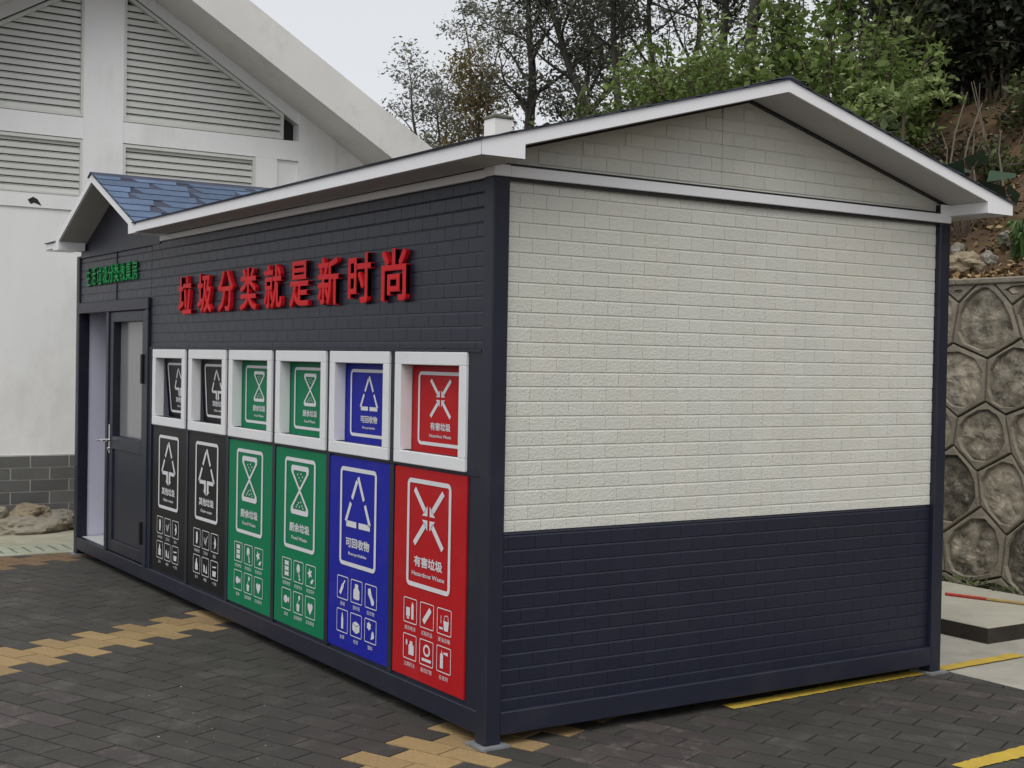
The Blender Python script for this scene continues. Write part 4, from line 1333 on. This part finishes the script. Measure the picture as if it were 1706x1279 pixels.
# rocks on top of the wall and slope
for k, (u, dp, dz, sz, mm, lab) in enumerate([
    (1600, 10.75, .06, (.2, .14, .11), 'rock_brown', "flat topped brown rock on the wall coping by the house corner"),
    (1640, 10.7, .05, (.08, .07, .08), 'rock', "small grey rock beside the flat brown rock on the wall"),
    (1697, 10.75, .08, (.12, .1, .1), 'rock_brown', "tan rock at the right edge above the wall"),
    (1590, 11.0, .12, (.05, .05, .06), 'rock', "pale small stone on the slope by the corner post"),
    (1672, 10.9, .1, (.09, .08, .06), 'rock', "grey stone half buried in leaves above the wall")]):
    x, y = at(u, dp); rock("slope_rock", (x, y, hill(x, y) + dz), sz, M[mm], lab, "rock", k + 9, group="rocks along the slope")

# bare stems on the soil bank
for k, (u0, d0, z0, u1, d1, z1, lab) in enumerate([
    (1545, 12.0, 3.0, 1600, 12.4, 4.2, "pale bare stem leaning right across the soil bank"),
    (1560, 11.9, 2.95, 1625, 12.4, 4.1, "second leaning bare stem beside the first pale stem"),
    (1616, 11.8, 3.0, 1613, 12.0, 3.75, "upright bare stem in the middle of the bank"),
    (1615, 11.6, 3.05, 1706, 11.8, 3.2, "dry branch lying almost level across the bank"),
    (1659, 11.9, 3.1, 1657, 12.1, 3.8, "short upright bare stem near the right edge")]):
    xa, ya = at(u0, d0); xb, yb = at(u1, d1)
    b = MB(); pa, pb = Vector((xa, ya, min(z0, hill(xa, ya)) - .05)), Vector((xb, yb, z1))
    b.tube([pa, pa.lerp(pb, .35) + Vector((.03, 0, -.02)), pa.lerp(pb, .7) + Vector((-.02, 0, .02)), pb], [.012, .01, .008, .005], 6)
    tag(b.build("bare_stem", M['twig'], fix=False), lab, "branch", "bare stems on the soil bank")

random.seed(99)
for k in range(11):
    u0 = random.uniform(1500, 1700); d0 = random.uniform(11.9, 12.8)
    xa, ya = at(u0, d0); z_ = hill(xa, ya)
    dx_ = random.uniform(-.5, .5); hh = random.uniform(.35, 1.1)
    pa = Vector((xa, ya, z_ - .05)); pb = Vector((xa + dx_, ya + random.uniform(0, .3), z_ + hh))
    b = MB(); b.tube([pa, pa.lerp(pb, .4) + Vector((random.uniform(-.06, .06), 0, .03)), pa.lerp(pb, .75) + Vector((random.uniform(-.05, .05), 0, .02)), pb], [.009, .007, .005, .003], 5)
    tag(b.build("dry_stem", M['twig'] if k % 3 else M['bark'], fix=False), "one of many thin dry stems tangled on the dark soil bank", "branch", "thin dry stems tangled on the bank")

# leaf litter and low ground cover (uncountable)
n = 11000
px = rng.uniform(-5.5, 2.5, n); py = 5.5 + rng.random(n) ** 1.6 * 3.6
cen = [(a, c, hill(a, c) + .012 + abs(rng.normal()) * .02) for a, c in zip(px, py)]
tag(leaves("leaf_litter", cen, .075, M['leaf_litter'], None, asp=.5, up=1.2), kind='stuff')
n = 2600
px = rng.uniform(-4.5, 1.5, n); py = np.concatenate([rng.uniform(5.36, 5.7, 700), rng.uniform(5.55, 9.2, n - 700)])
keepi = [i for i in range(n) if noise.noise(Vector((px[i] * 1.3, py[i] * 1.3, 8))) > .16]
cen = [(px[i], py[i], hill(px[i], py[i]) + rng.uniform(.02, .16)) for i in keepi]
tag(leaves("ground_plants", cen, .08, M['leaf_mid'], None, asp=.5, up=.6), kind='stuff')
n = 1500
px = rng.uniform(-3.4, 2, n); py = rng.uniform(5.0, 5.2, n)
cen = [(a, c, .02 + .12 * rng.random()) for a, c in zip(px, py)]
tag(leaves("wall_foot_weeds", cen, .04, M['leaf_mid'], None, asp=.5, up=.6), kind='stuff')

# ------------------------------------------------------------------ white pillar far behind the roof
x, y = -10.42, 6.62
PL = thing("white_pillar", (x, y, 0), "white square pillar with grey mossy cap rising behind the roof", "pillar")
b = MB(); b.box((x - .135, y - .135, 0), (x + .135, y + .135, 4.87)); adopt(PL, b.build("shaft", M['plaster']))
b = MB(); b.box((x - .155, y - .155, 4.87), (x + .155, y + .155, 4.915)); b.box((x - .1, y - .1, 4.915), (x + .1, y + .1, 4.94)); adopt(PL, bevel(b.build("cap", M['pillar_cap']), .012))
